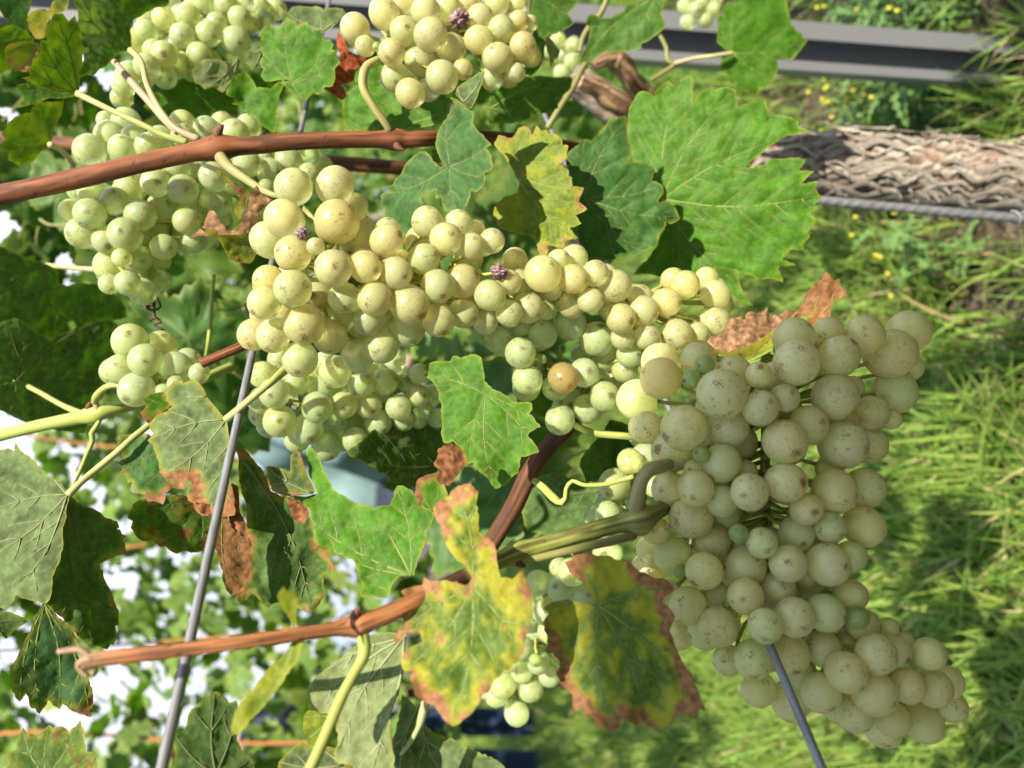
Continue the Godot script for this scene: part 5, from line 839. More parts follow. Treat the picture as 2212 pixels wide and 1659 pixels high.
func grow_leaf(o: Node3D, turn: Basis, raw: PackedVector2Array, tips: Array, s: Dictionary, opt: Dictionary, salt: float, rim: PackedVector2Array) -> void:
	var box := Rect2(raw[0], Vector2.ZERO)
	for p in raw:
		box = box.expand(p)
	var size := maxf(box.size.x, box.size.y)
	var dist := (o.position - eye.position).length()
	var step := clampf(dist * 0.0036, 0.0009, 0.003)
	for i in raw.size():
		var a := raw[i]
		var b := raw[(i + 1) % raw.size()]
		var n := clampi(int(a.distance_to(b) / step), 1, 60)
		var across := (b - a).orthogonal().normalized()
		for k in n:
			var t := float(k) / n
			var wob := 0.0 if k == 0 else 0.00045 * noise.get_noise_2d((a.x + b.x) * 400.0 + salt, (a.y + t * (b.y - a.y)) * 900.0) + 0.05 * a.distance_to(b) * sin(t * PI) * (1.0 if (i * 7) % 3 else -0.4)
			rim.append(a.lerp(b, t) + across * wob)
	# ribs: five or so from the foot, each with side ribs
	var ribs := []      # [polyline, width at the foot, width at the end]
	var tip_list := []
	for i in range(0, tips.size(), 2):
		tip_list.append(Vector2(tips[i], tips[i + 1]) * 0.0001)
	for tip: Vector2 in tip_list:
		var l := tip.length()
		var sag := tip.orthogonal() * 0.06 * (1.0 if tip.x > 0 else -1.0)
		var pl := PackedVector2Array()
		for k in 9:
			var t := k / 8.0
			var on := tip * t * 0.97 + sag * sin(t * PI)
			if k > 1 and not Geometry2D.is_point_in_polygon(on, rim):
				break
			pl.append(on)
		if pl.size() > 2:
			ribs.append([pl, clampf(l * 0.011, 0.0003, 0.0008), 0.00012])
		var n := int(l / 0.0085)
		for k in range(1, n):
			var t := float(k) / n + 0.04 * (k % 2)
			var foot := tip * t * 0.97 + sag * sin(t * PI)
			if not Geometry2D.is_point_in_polygon(foot, rim):
				break
			for sd in [-1, 1]:
				var dir := tip.normalized().rotated(deg_to_rad(46.0) * sd)
				var reach: float = minf(l * 0.46 * (1.0 - t * 0.75), 0.034)
				var side := PackedVector2Array()
				for j in 6:
					var u := j / 5.0
					var p: Vector2 = foot + dir * reach * u + tip.normalized() * reach * 0.22 * u * u
					if not Geometry2D.is_point_in_polygon(p, rim):
						break
					var clash := false
					for other in tip_list:
						if other != tip and u > 0.15 and p.distance_to(Geometry2D.get_closest_point_to_segment(p, Vector2.ZERO, other)) < 0.0016:
							clash = true
					if clash:
						break
					side.append(p)
				if side.size() > 2:
					ribs.append([side, 0.00026, 0.00008])
	var segs := []
	for rb in ribs:
		for j in rb[0].size() - 1:
			segs.append([rb[0][j], rb[0][j + 1]])
	# points inside
	var pts := PackedVector2Array(rim)
	var row := 0
	var yy := box.position.y
	while yy < box.end.y:
		var xx := box.position.x + (0.5 * step if row % 2 else 0.0)
		while xx < box.end.x:
			var p := Vector2(xx, yy) + Vector2(noise.get_noise_2d(xx * 4000.0, yy * 4000.0), noise.get_noise_2d(yy * 4000.0 + 50.0, xx * 4000.0)) * step * 0.2
			if Geometry2D.is_point_in_polygon(p, rim):
				pts.append(p)
			xx += step
		yy += step * 0.87
		row += 1
	var tri := Geometry2D.triangulate_delaunay(pts)
	# how far each point is from the rim and from the nearest rib, looked up through a coarse grid
	var g := 0.004
	var rim_grid := {}
	for p in rim:
		var key := Vector2i((p / g).floor())
		if not rim_grid.has(key):
			rim_grid[key] = PackedVector2Array()
		rim_grid[key].append(p)
	var seg_grid := {}
	for sg in segs:
		for u in [0.0, 0.5, 1.0]:
			var key := Vector2i((sg[0].lerp(sg[1], u) / g).floor())
			if not seg_grid.has(key):
				seg_grid[key] = []
			if not sg in seg_grid[key]:
				seg_grid[key].append(sg)
	var cup: float = opt.get("cup", 1.2)
	var fold: float = opt.get("fold", 0.12)
	var ruf: float = opt.get("ruf", 0.0022 if size > 0.03 else 0.001)
	var puck: float = opt.get("puck", 0.0006) * (-1.0 if s.under else 1.0)
	var brown: float = opt.get("brown", 0.0)
	var scorch: Array = opt.get("scorch", [])
	var spots: float = opt.get("spots", 0.0)
	var lift := func(p: Vector2) -> float:
		return -cup * p.length_squared() + fold * absf(p.x) * clampf(p.y / size, 0, 1) + ruf * noise.get_noise_2d(p.x * 38.0 + salt, p.y * 38.0) * clampf(p.length() / size * 1.6, 0.15, 1.2)
	var st := begin()
	for p in pts:
		var de := 0.009
		var dv := 0.006
		var key := Vector2i((p / g).floor())
		for i in [-1, 0, 1]:
			for j in [-1, 0, 1]:
				var kk := key + Vector2i(i, j)
				if rim_grid.has(kk):
					for q: Vector2 in rim_grid[kk]:
						de = minf(de, p.distance_to(q))
				if seg_grid.has(kk):
					for sg in seg_grid[kk]:
						dv = minf(dv, p.distance_to(Geometry2D.get_closest_point_to_segment(p, sg[0], sg[1])))
		var n1 := noise.get_noise_2d(p.x * 70.0 + salt, p.y * 70.0 - salt)
		var n2 := fine.get_noise_2d(p.x * 330.0 + salt, p.y * 330.0)
		var c: Color = s.g
		c = c * (1.0 + s.mottle * n1 + 0.22 * n2)
		if s.under and not s.get("dry"):
			c = c.lerp(Color(0.26, 0.31, 0.19), clampf((n2 + 0.3 * n1 - 0.3) * 1.0, 0, 0.25))
		if s.y > 0.0:
			var q := clampf(dv / 0.0042, 0, 1) * 0.95 + 0.5 * n1 + 0.25 * n2 + clampf(1.0 - de / 0.008, 0, 1) * 0.5
			c = c.lerp(Color(0.45, 0.43, 0.045), smoothstep(0.45, 1.0, q) * minf(s.y, 1.0) if s.y < 1.0 else smoothstep(0.1, 0.95, q) * 0.97)
		if s.get("glare", 0.0) > 0.0:  # whitish cobwebby glare painted into the blade colour
			var dd := clampf(0.75 - p.distance_to(tip_list[0] * 0.75) / (size * 0.42), 0, 1)
			c = c.lerp(Color(0.36, 0.43, 0.3), smoothstep(0.1, 0.5, dd + 0.45 * n2 + 0.2 * n1) * 0.75)
		if s.rim > 0.0:
			c = c.lerp(Color(0.42, 0.42, 0.05), s.rim * clampf(1.0 - de / (0.0011 + 0.0007 * n1), 0, 1))
		if dv < 0.0009 and not s.get("dry"):
			c = c.lerp(s.vein, 0.55 * (1.0 - dv / 0.0009))
		if brown > 0.0:
			var m := brown * (0.0 + 1.4 * n1 + 0.4 * n2)
			if scorch.size():
				var near := 1.0
				for i in range(0, scorch.size(), 2):
					near = minf(near, p.distance_to(Vector2(scorch[i], scorch[i + 1]) * 0.0001))
				m = brown * 1.7 * clampf(1.0 - near / maxf(brown * 2.6, size * 0.16), 0, 1) * (1.0 + 0.5 * n1)
			var k := smoothstep(m + 0.0004, m - 0.0004, de)
			c = c.lerp(Color(0.40, 0.40, 0.05), 0.6 * smoothstep(m + 0.0028, m, de) * (1.0 - k))
			c = c.lerp(Color(0.39, 0.19, 0.09) * (1.0 + 0.45 * n2 + 0.25 * n1), k)
		if spots > 0.0 and n1 + 0.5 * n2 > 0.62 - 0.3 * spots:
			c = c.lerp(Color(0.3, 0.29, 0.06) if opt.has("fleck") else Color(0.22, 0.09, 0.035), clampf((n1 + 0.5 * n2 - 0.62 + 0.3 * spots) * 12.0, 0, 0.9))
		if s.get("dry"):
			c = c * (1.0 + 0.5 * n2)
			c = c.lerp(Color(0.12, 0.06, 0.04), clampf(1.0 - dv / 0.0006, 0, 0.5))
		c.a = 1.0
		var z: float = lift.call(p) + puck * (1.0 - exp(-pow(dv / 0.0022, 2.0))) + 0.00025 * n2
		if s.get("dry"):
			z += (0.0016 * n1 + 0.00025 * n2) * clampf(size / 0.03, 0.2, 1.0)
		st.set_color(c)
		st.set_uv(p * 16.0 + Vector2(salt, 0))
		st.add_vertex(turn * Vector3(p.x, p.y, z))
	for i in range(0, tri.size(), 3):
		var a := pts[tri[i]]
		var b := pts[tri[i + 1]]
		var c := pts[tri[i + 2]]
		var area := (b - a).cross(c - a)
		if absf(area) < 1e-12 or not Geometry2D.is_point_in_polygon((a + b + c) / 3.0, rim):
			continue
		for k in ([0, 2, 1] if area > 0 else [0, 1, 2]):
			st.add_index(tri[i + k])
	part("blade", finish(st), M[s.mat], o)
	if not s.get("dry"):
		var rs := begin()
		for rb in ribs:
			var q := PackedVector3Array()
			var r := PackedFloat32Array()
			for j in rb[0].size():
				var p: Vector2 = rb[0][j]
				var t: float = float(j) / (rb[0].size() - 1)
				var w: float = lerpf(rb[1], rb[2], t)
				q.append(turn * Vector3(p.x, p.y, lift.call(p) + (0.35 if s.under else -0.55) * w))
				r.append(w)
			sweep(rs, q, r, 6, func(_t, _a, along): return s.vein * (1.0 + 0.25 * fine.get_noise_2d(along * 300.0, salt)))
		part("rib", finish(rs), M.rib, o)
	if opt.has("stalk"):
		var k: Array = opt.stalk
		var sp := []
		var sr := []
		for i in range(0, k.size(), 3):
			sp.append(vec(k, i))
			sr.append(0.0013)
		sr[0] = 0.0015
		sr[-1] = 0.0017
		var sl := smooth_line(sp, sr, 0.002)
		var ss := begin()
		var pinkish := o.name.hash() % 2 == 0
		sweep(ss, sl[0], sl[1], 10, func(t, a, along): return Color(0.40, 0.40, 0.16).lerp(Color(0.46, 0.33, 0.22) if pinkish else Color(0.36, 0.40, 0.12), t) * (1.0 + 0.25 * noise.get_noise_3d(cos(a), sin(a), along * 90.0)))
		part("leaf_stalk", finish(ss), M.shoot, o)


func lobed_leaf(teeth: int, rings: int, salt: float, green: Color) -> ArrayMesh:
	# a whole vine leaf one unit from foot to middle, five lobes, toothed rim
	var st := begin()
	var n := teeth * 2
	var c := Vector2(0, 0.85)
	for k in rings + 1:
		var f := float(k) / rings
		for i in n:
			var a := TAU * i / n
			var r := 0.62
			for lobe in [[0.0, 0.45], [1.08, 0.36], [-1.08, 0.36], [2.2, 0.2], [-2.2, 0.2]]:
				var e := angle_difference(a, lobe[0]) / 0.36
				r += lobe[1] * exp(-e * e)
			var e2 := angle_difference(a, PI) / 0.2
			r *= 1.0 - 0.75 * exp(-e2 * e2)
			r *= (1.0 + (0.055 if i % 2 else -0.045)) * (1.0 + 0.08 * noise.get_noise_2d(a * 2.0, salt))
			var p := c + Vector2(sin(a), cos(a)) * r * f
			var z := 0.12 * noise.get_noise_2d(p.x * 1.3 + salt, p.y * 1.3) - 0.13 * p.distance_squared_to(c) + 0.12 * absf(p.x)
			var vein := 1.0
			for va in [0.0, 1.0, -1.0, 2.0, -2.0]:
				var d := Vector2(sin(va), cos(va))
				if p.dot(d) > 0.0:
					vein = minf(vein, absf(p.cross(d)))
			var tone := 1.0 + 0.35 * noise.get_noise_2d(p.x * 3.0 - salt, p.y * 3.0)
			var col := green * tone
			col = col.lerp(Color(0.22, 0.28, 0.1), clampf(1.0 - vein / 0.04, 0, 1) * 0.6)
			if f > 0.95:
				col = col.lerp(Color(0.35, 0.35, 0.05), 0.3)
			col.a = 1.0
			st.set_color(col)
			st.set_uv(p)
			st.add_vertex(Vector3(p.x, p.y, z))
	for k in rings:
		for i in n:
			var a := k * n + i
			var b := k * n + (i + 1) % n
			for v in [a, a + n, b, b, a + n, b + n]:
				st.add_index(v)
	return finish(st)


func make_deep_leaves(list: Array) -> void:
	var kinds := []
	for k in 5:
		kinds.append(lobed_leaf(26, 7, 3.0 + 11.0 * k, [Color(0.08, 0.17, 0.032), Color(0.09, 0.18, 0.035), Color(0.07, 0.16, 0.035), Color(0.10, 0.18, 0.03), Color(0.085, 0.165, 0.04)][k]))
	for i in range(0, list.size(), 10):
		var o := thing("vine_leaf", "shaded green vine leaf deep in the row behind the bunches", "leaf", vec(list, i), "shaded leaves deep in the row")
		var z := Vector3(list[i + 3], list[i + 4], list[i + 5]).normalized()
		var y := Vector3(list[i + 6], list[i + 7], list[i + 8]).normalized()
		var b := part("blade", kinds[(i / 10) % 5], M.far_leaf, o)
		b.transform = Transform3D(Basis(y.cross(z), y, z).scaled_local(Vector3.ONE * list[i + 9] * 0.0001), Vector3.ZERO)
		var st := begin()
		var sl := smooth_line([Vector3.ZERO, -y * 0.02 - z * 0.012, -y * 0.035 - z * 0.04], [0.0012, 0.0011, 0.0013], 0.004)
		sweep(st, sl[0], sl[1], 6, func(_t, _a, _s): return Color(0.26, 0.26, 0.09))
		part("leaf_stalk", finish(st), M.shoot, o)


# ------------------------------------------------------------------ setting
func make_ground() -> void:
	var st := begin()
	var n := 60
	for i in n + 1:
		for k in n + 1:
			var u := (float(i) / n - 0.5) * 2.0
			var v := (float(k) / n - 0.5) * 2.0
			var p := Vector3(signf(u) * pow(absf(u), 3.0) * 160.0, 0, signf(v) * pow(absf(v), 3.0) * 160.0 - 1.5)
			p.y = 0.03 * noise.get_noise_2d(p.x * 2.0, p.z * 2.0) - 0.02
			st.set_color(Color.WHITE)
			st.add_vertex(p)
	for i in n:
		for k in n:
			var a := i * (n + 1) + k
			for v in [a, a + n + 1, a + 1, a + 1, a + n + 1, a + n + 2]:
				st.add_index(v)
	setting("ground", finish(st), M.soil, "structure", "dark brown crumbly earth under the vine rows")


func make_grass() -> void:
	var rng := RandomNumberGenerator.new()
	rng.seed = 77
	var tufts := []
	for t in 4:
		var st := begin()
		for b in 15:
			var a := rng.randf() * TAU
			var lean := Vector3(cos(a), 0, sin(a))
			var h := rng.randf_range(0.5, 1.0)
			var foot := Vector3(rng.randf_range(-0.22, 0.22), 0, rng.randf_range(-0.22, 0.22))
			var bend := rng.randf_range(0.15, 0.95)
			var wide := rng.randf_range(0.010, 0.020)
			var across := lean.cross(Vector3.UP)
			var tone := rng.randf_range(0.6, 1.3)
			var warm := rng.randf()
			var dry := rng.randf() < 0.17
			var first: int = st.get_meta("count")
			for k in 6:
				var u := k / 5.0
				var p := foot + Vector3.UP * h * (u - 0.35 * bend * u * u) + lean * h * bend * u * u
				var w := wide * (1.0 - pow(u, 2.2)) + 0.0008
				var c := Color(0.5, 0.41, 0.22) if dry else Color(0.15, 0.29, 0.055).lerp(Color(0.23, 0.32, 0.07), warm) * tone
				c.a = 1.0
				for sd in [-1, 1]:
					st.set_color(c)
					st.add_vertex(p + across * w * sd)
			for k in 5:
				var q := first + k * 2
				for v in [q, q + 1, q + 2, q + 1, q + 3, q + 2]:
					st.add_index(v)
			st.set_meta("count", first + 12)
		tufts.append(finish(st))
	var places := [[], [], [], []]
	var tints := [[], [], [], []]
	for i in 60000:
		var z := -0.15 - 7.5 * pow(rng.randf(), 1.7)
		var x := rng.randf_range(-1.0, 1.0) * (0.7 + absf(z) * 0.75)
		var p := Vector3(x, 0, z)
		var off := p.dot(OFF)
		var patch := noise.get_noise_2d(x * 2.6, z * 2.6)
		var keep := 1.0
		if off < 0.58 + 0.1 * patch and off > -0.25:
			keep = 0.08
		elif off > 2.1 and off < 2.6:
			keep = 0.35
		if patch < -0.38:
			keep *= 0.3
		if rng.randf() > keep:
			continue
		var k := rng.randi() % 4
		var s := rng.randf_range(0.10, 0.21) * (0.7 if off < 0.52 else 1.0)
		places[k].append(Transform3D(Basis(Vector3.UP, rng.randf() * TAU).scaled(Vector3(s, s * rng.randf_range(0.75, 1.2), s)), p))
		var f := 0.85 + 0.3 * rng.randf() + 0.25 * noise.get_noise_2d(x * 1.5 + 40.0, z * 1.5)
		tints[k].append(Color(f * rng.randf_range(0.9, 1.25), f, f * 0.9).linear_to_srgb())
	for k in 4:
		many("grass", tufts[k], M.grass, places[k], tints[k], "long green grass covering the ground between the vine rows")


func make_next_rows() -> void:
	var rng := RandomNumberGenerator.new()
	rng.seed = 3
	var small := []
	for k in 3:
		small.append(lobed_leaf(11, 2, 50.0 + 9.0 * k, [Color(0.115, 0.225, 0.045), Color(0.15, 0.27, 0.055), Color(0.21, 0.29, 0.05)][k]))
	for rowi in 2:
		var places := [[], [], []]
		var tints := [[], [], []]
		for i in (9500 if rowi == 0 else 6000):
			var along := rng.randf_range(-4.5, 7.0) if rowi == 0 else rng.randf_range(-8.0, 14.0)
			var h := 0.62 + 1.75 * pow(rng.randf(), 0.9)
			var gap := noise.get_noise_2d(along * 2.2 + rowi * 30.0, h * 2.2) + 0.25 * fine.get_noise_2d(along * 6.0, h * 6.0)
			if gap < -0.46 + 0.24 * (h - 1.2):
				continue
			var p := ROW * along + OFF * ((2.35 if rowi == 0 else 4.5) + rng.randf_range(-0.22, 0.22)) + Vector3(0, h, 0)
			var k := 0 if rng.randf() < 0.5 else (1 if rng.randf() < 0.8 else 2)
			var face := Vector3(rng.randf_range(-1, 1), rng.randf_range(-0.2, 1.2), rng.randf_range(-0.4, 1.2)).normalized()
			var y := face.cross(Vector3(rng.randf_range(-1, 1), rng.randf_range(-1, 1), rng.randf_range(-1, 1)).normalized()).normalized()
			var s := rng.randf_range(0.045, 0.068)
			places[k].append(Transform3D(Basis(y.cross(face), y, face).scaled(Vector3.ONE * s), p))
			var f := rng.randf_range(0.75, 1.25)
			tints[k].append(Color(f, f, f).linear_to_srgb())
		for k in 3:
			many("vine_row_foliage", small[k], M.far_leaf, places[k], tints[k], "blurred leaves of the next vine row" if rowi == 0 else "blurred leaves of the vine row after the next")
	# upright canes and trunks of the next row
	for i in 22:
		var along := -2.6 + i * 0.34 + rng.randf_range(-0.1, 0.1)
		var p := ROW * along + OFF * (2.35 + rng.randf_range(-0.2, 0.05))
		var o := thing("vine_cane", "orange brown upright cane among the blurred leaves of the next row", "cane", p + Vector3(0, 0.75, 0), "upright canes of the next vine row")
		var line := smooth_line([Vector3.ZERO, Vector3(rng.randf_range(-0.06, 0.06), 0.5, 0.02), Vector3(rng.randf_range(-0.1, 0.1), 1.1, 0), Vector3(rng.randf_range(-0.14, 0.14), 1.5, 0)], [0.006, 0.005, 0.0045, 0.003], 0.05)
		var st := begin()
		sweep(st, line[0], line[1], 8, func(_t, a, s): return Color(0.5, 0.2, 0.075) * (1.0 + 0.3 * noise.get_noise_2d(a, s * 20.0)))
		part("bark", finish(st), M.bark, o)
	for i in 5:
		var p := ROW * (-2.2 + i * 1.15) + OFF * 2.38
		var o := thing("next_row_trunk", "dark gnarled vine trunk rising from the grass in the next row", "vine trunk", p, "vine trunks of the next row")
		var line := smooth_line([Vector3(0, -0.03, 0), Vector3(0.02, 0.3, 0.01), Vector3(-0.01, 0.6, 0), Vector3(0.05, 0.85, 0)], [0.032, 0.027, 0.03, 0.022], 0.02)
		var st := begin()
		sweep(st, line[0], line[1], 14, func(_t, a, s): return Color(0.14, 0.10, 0.07) * (1.0 + 0.5 * noise.get_noise_2d(a * 2.0, s * 30.0)), func(a, s): return 1.0 + 0.2 * noise.get_noise_3d(cos(a) * 2.0, sin(a) * 2.0, s * 9.0))
		part("bark", finish(st), M.old_bark, o)


func make_trunk_and_wires() -> void:
	var rng := RandomNumberGenerator.new()
	rng.seed = 15
	# old trunk of our vine: stands left of the steel post, bark peeling in strips
	var top := Vector3(0.1915, 0.4960, -0.6286)
	var a1 := Vector3(0.1889, 0.4437, -0.6255)
	var a2 := Vector3(0.1861, 0.3606, -0.6145)
	var a3 := Vector3(0.1769, 0.2336, -0.5977)
	var base := Vector3(a3.x + 0.012, 0, a3.z - 0.01)
	var o := thing("grapevine", "thick old vine trunk with shaggy peeling grey brown bark, under the largest leaf", "grapevine", base)
	var p := [Vector3(0, -0.03, 0), a3 - base, a2 - base, a1 - base, top - base]
	var line := smooth_line(p, [0.034, 0.0295, 0.0285, 0.029, 0.036], 0.0022)
	var ridge := func(a, s):
		var w: float = a + 1.2 * noise.get_noise_2d(s * 7.0, 3.0)
		return 1.0 + 0.10 * noise.get_noise_3d(cos(w) * 1.2, sin(w) * 1.2, s * 9.0) + 0.16 * (absf(noise.get_noise_3d(cos(w) * 5.0, sin(w) * 5.0, s * 11.0)) - 0.25) + 0.07 * fine.get_noise_3d(cos(w) * 14.0, sin(w) * 14.0, s * 26.0)
	var paint := func(_t, a, s):
		var w: float = a + 1.2 * noise.get_noise_2d(s * 7.0, 3.0)
		var k := absf(noise.get_noise_3d(cos(w) * 5.0, sin(w) * 5.0, s * 11.0))
		var f := fine.get_noise_3d(cos(w) * 16.0, sin(w) * 16.0, s * 22.0)
		return Color(0.09, 0.065, 0.045).lerp(Color(0.40, 0.36, 0.30), clampf(k * 2.2 + f * 0.6, 0, 1)).lerp(Color(0.30, 0.18, 0.13), clampf(noise.get_noise_2d(s * 30.0, a * 2.0), 0, 0.6))
	var st := begin()
	sweep(st, line[0], line[1], 72, paint, ridge)
	part("trunk", finish(st), M.old_bark, o)
	var q: PackedVector3Array = line[0]
	for i in 130:
		var at := int(q.size() * rng.randf_range(0.15, 0.98))
		var n := rng.randi_range(14, 44)
		var a := rng.randf_range(-0.2, PI + 0.4)
		var strip := begin()
		var wide := rng.randf_range(0.0014, 0.0042)
		var tone := rng.randf_range(0.55, 1.2)
		var count := 0
		for k in n:
			var j := clampi(at + k, 0, q.size() - 2)
			var dir := (q[j + 1] - q[maxi(j - 1, 0)]).normalized()
			var side := dir.cross(Vector3(0, 0, 1)).normalized()
			var other := side.cross(dir)
			if other.z < 0:
				other = -other
			var aa := a + 0.12 * sin(k * 0.35 + i)
			var u := float(k) / (n - 1)
			var out := side * cos(aa) + other * sin(aa)
			var tang := -side * sin(aa) + other * cos(aa)
			var rr := 0.0315 + 0.0022 * sin(i) + 0.005 * pow(absf(u - 0.5) * 2.0, 4.0) * rng.randf_range(0.3, 1.0)
			var w := wide * (0.35 + 0.65 * sin(u * PI)) 
			for sd in [-1.0, 0.0, 1.0]:
				strip.set_color(Color(0.37, 0.33, 0.275) * tone * (0.8 + 0.4 * rng.randf()))
				strip.add_vertex(q[j] + out * (rr + (0.0007 if sd == 0.0 else 0.0)) + tang * w * sd)
			count += 3
		for k in n - 1:
			for c in 2:
				var v := k * 3 + c
				for idx in [v, v + 1, v + 3, v + 1, v + 4, v + 3]:
					strip.add_index(idx)
		part("bark_strip", finish(strip), M.old_bark, o)
	# arms leaving the head of the trunk
	for e in [[Vector3(0.2091, 0.5502, -0.6321), Vector3(0.2539, 0.6328, -0.6247)], [Vector3(0.1482, 0.5711, -0.5746), Vector3(0.0678, 0.6742, -0.4490)]]:
		var al := smooth_line([top - base, e[0] - base, e[1] - base], [0.026, 0.017, 0.012], 0.004)
		var as_ := begin()
		sweep(as_, al[0], al[1], 28, paint, ridge)
		part("arm", finish(as_), M.old_bark, o)
	# ribbed steel rod tied beside the trunk
	var r1 := Vector3(0.1423, 0.4516, -0.5559)
	var r2 := Vector3(0.1279, 0.2948, -0.5313)
	var foot := r2 + (r2 - r1) * (r2.y / (r1.y - r2.y))
	var rod := thing("steel_rod", "ribbed grey steel rod standing against the old trunk", "rod", foot)
	var rl := smooth_line([Vector3(0, -0.02, 0), r2 - foot, r1 - foot, (r1 + (r1 - r2) * 0.35) - foot], [0.0036, 0.0036, 0.0036, 0.0036], 0.0009)
	var rs := begin()
	sweep(rs, rl[0], rl[1], 16, func(_t, a, s): return Color(0.20, 0.20, 0.21) * (1.0 + 0.35 * noise.get_noise_3d(cos(a) * 2.0, sin(a) * 2.0, s * 60.0)), func(a, s): return 1.0 + 0.09 * clampf(sin(s * TAU / 0.0085 + a * 2.0) * 2.0 - 0.6, 0, 1))
	part("ribbed_bar", finish(rs), M.zinc, rod)
	# tie on the rod
	var tie := thing("wire_tie", "small twist of wire round the steel rod near the right edge", "wire tie", r2 + (r1 - r2) * 0.02)
	var tl := []
	var tr := []
	for k in 22:
		var a := k * 0.6
		tl.append(Vector3(cos(a) * 0.0056, -0.0012 * k + 0.008, sin(a) * 0.0056))
		tr.append(0.0007)
	tl.append(tl[-1] + Vector3(-0.012, -0.004, 0.004))
	tr.append(0.0006)
	var tline := smooth_line(tl, tr, 0.001)
	var ts := begin()
	sweep(ts, tline[0], tline[1], 6, func(_t, _a, _s): return Color(0.3, 0.3, 0.3))
	part("strand", finish(ts), M.zinc, tie)
	# trellis wires
	var w1a := Vector3(0.0116, 0.8331, -0.3120)
	var w1b := Vector3(-0.0933, 0.8349, -0.1989)
	var w2a := Vector3(-0.0817, 0.6641, -0.2233)
	var w2b := Vector3(-0.1057, 0.6628, -0.1972)
	for w in [[w1a, w1b, "upper grey trellis wire, running from the middle bunch down to the lower left edge", 0.00145], [w2a, w2b, "lower grey trellis wire, coming out of the big shaded bunch at the lower right", 0.00132]]:
		var dir: Vector3 = (w[0] - w[1]).normalized()
		var from: Vector3 = w[1] - dir * 0.5
		var o2 := thing("trellis_wire", w[2], "wire", from)
		var wl := smooth_line([Vector3.ZERO, dir * 0.5, dir * 0.9, dir * 1.6, dir * 6.0], [w[3], w[3], w[3], w[3], w[3]], 0.004)
		var ws := begin()
		sweep(ws, wl[0], wl[1], 16, func(_t, a, s): return Color(0.2, 0.207, 0.215) * (1.0 + 0.4 * noise.get_noise_3d(cos(a) * 1.5, sin(a) * 1.5, s * 120.0) + 0.3 * fine.get_noise_3d(cos(a) * 5.0, sin(a) * 5.0, s * 500.0)))
		part("strand", finish(ws), M.zinc, o2)
	# steel post, an open channel with folded lips
	var post := thing("steel_post", "dark grey open channel steel post behind the foliage at the upper right", "post", Vector3(0.412, 0, -0.887))
	post.rotation.y = atan2(-0.412, 0.887) + 0.25
	for pl in [["web", Vector3(0.054, 0, 0.002), Vector3(0, 0, -0.017)], ["flange", Vector3(0.002, 0, 0.034), Vector3(0.027, 0, 0.0)], ["flange", Vector3(0.002, 0, 0.034), Vector3(-0.027, 0, 0.0)], ["lip", Vector3(0.02, 0, 0.002), Vector3(0.018, 0, 0.0172)], ["lip", Vector3(0.011, 0, 0.002), Vector3(-0.0225, 0, 0.0172)]]:
		var bx := BoxMesh.new()
		bx.size = Vector3(pl[1].x, 2.1, pl[1].z)
		var b := part(pl[0], bx, M.post_steel if M.has("post_steel") else post_steel(), post)
		b.position = pl[2] + Vector3(0, 1.02, 0)
	# stones on the bare soil under the row
	for i in 12:
		var c := Vector3(0.1 + rng.randf() * 0.6, 0, -0.75 - rng.randf() * 0.45)
		var s := thing("stone", "small grey stone on the bare earth under the vine row", "stone", c, "stones on the bare earth")
		var ball := begin()
		var rows := 8
		var cols := 12
		for ii in rows + 1:
			for k in cols:
				var lat := PI * ii / rows
				var lon := TAU * k / cols
				var v := Vector3(sin(lat) * cos(lon), cos(lat) * 0.6, sin(lat) * sin(lon))
				ball.set_color(Color(0.24, 0.22, 0.2) * (1.0 + 0.3 * noise.get_noise_3dv(v * 3.0 + c * 90.0)))
				ball.add_vertex(v * (0.010 + 0.008 * (i % 3)) * (1.0 + 0.35 * noise.get_noise_3dv(v + c * 50.0)))
		for ii in rows:
			for k in cols:
				var a := ii * cols + k
				var b := ii * cols + (k + 1) % cols
				for v in [a, b, a + cols, b, b + cols, a + cols]:
					ball.add_index(v)
		part("rock", finish(ball), M.plain, s)


func post_steel() -> StandardMaterial3D:
	var m := StandardMaterial3D.new()
	m.albedo_color = lin(0.22, 0.23, 0.245)
	m.metallic = 0.2
	m.roughness = 0.45
	M.post_steel = m
	return m


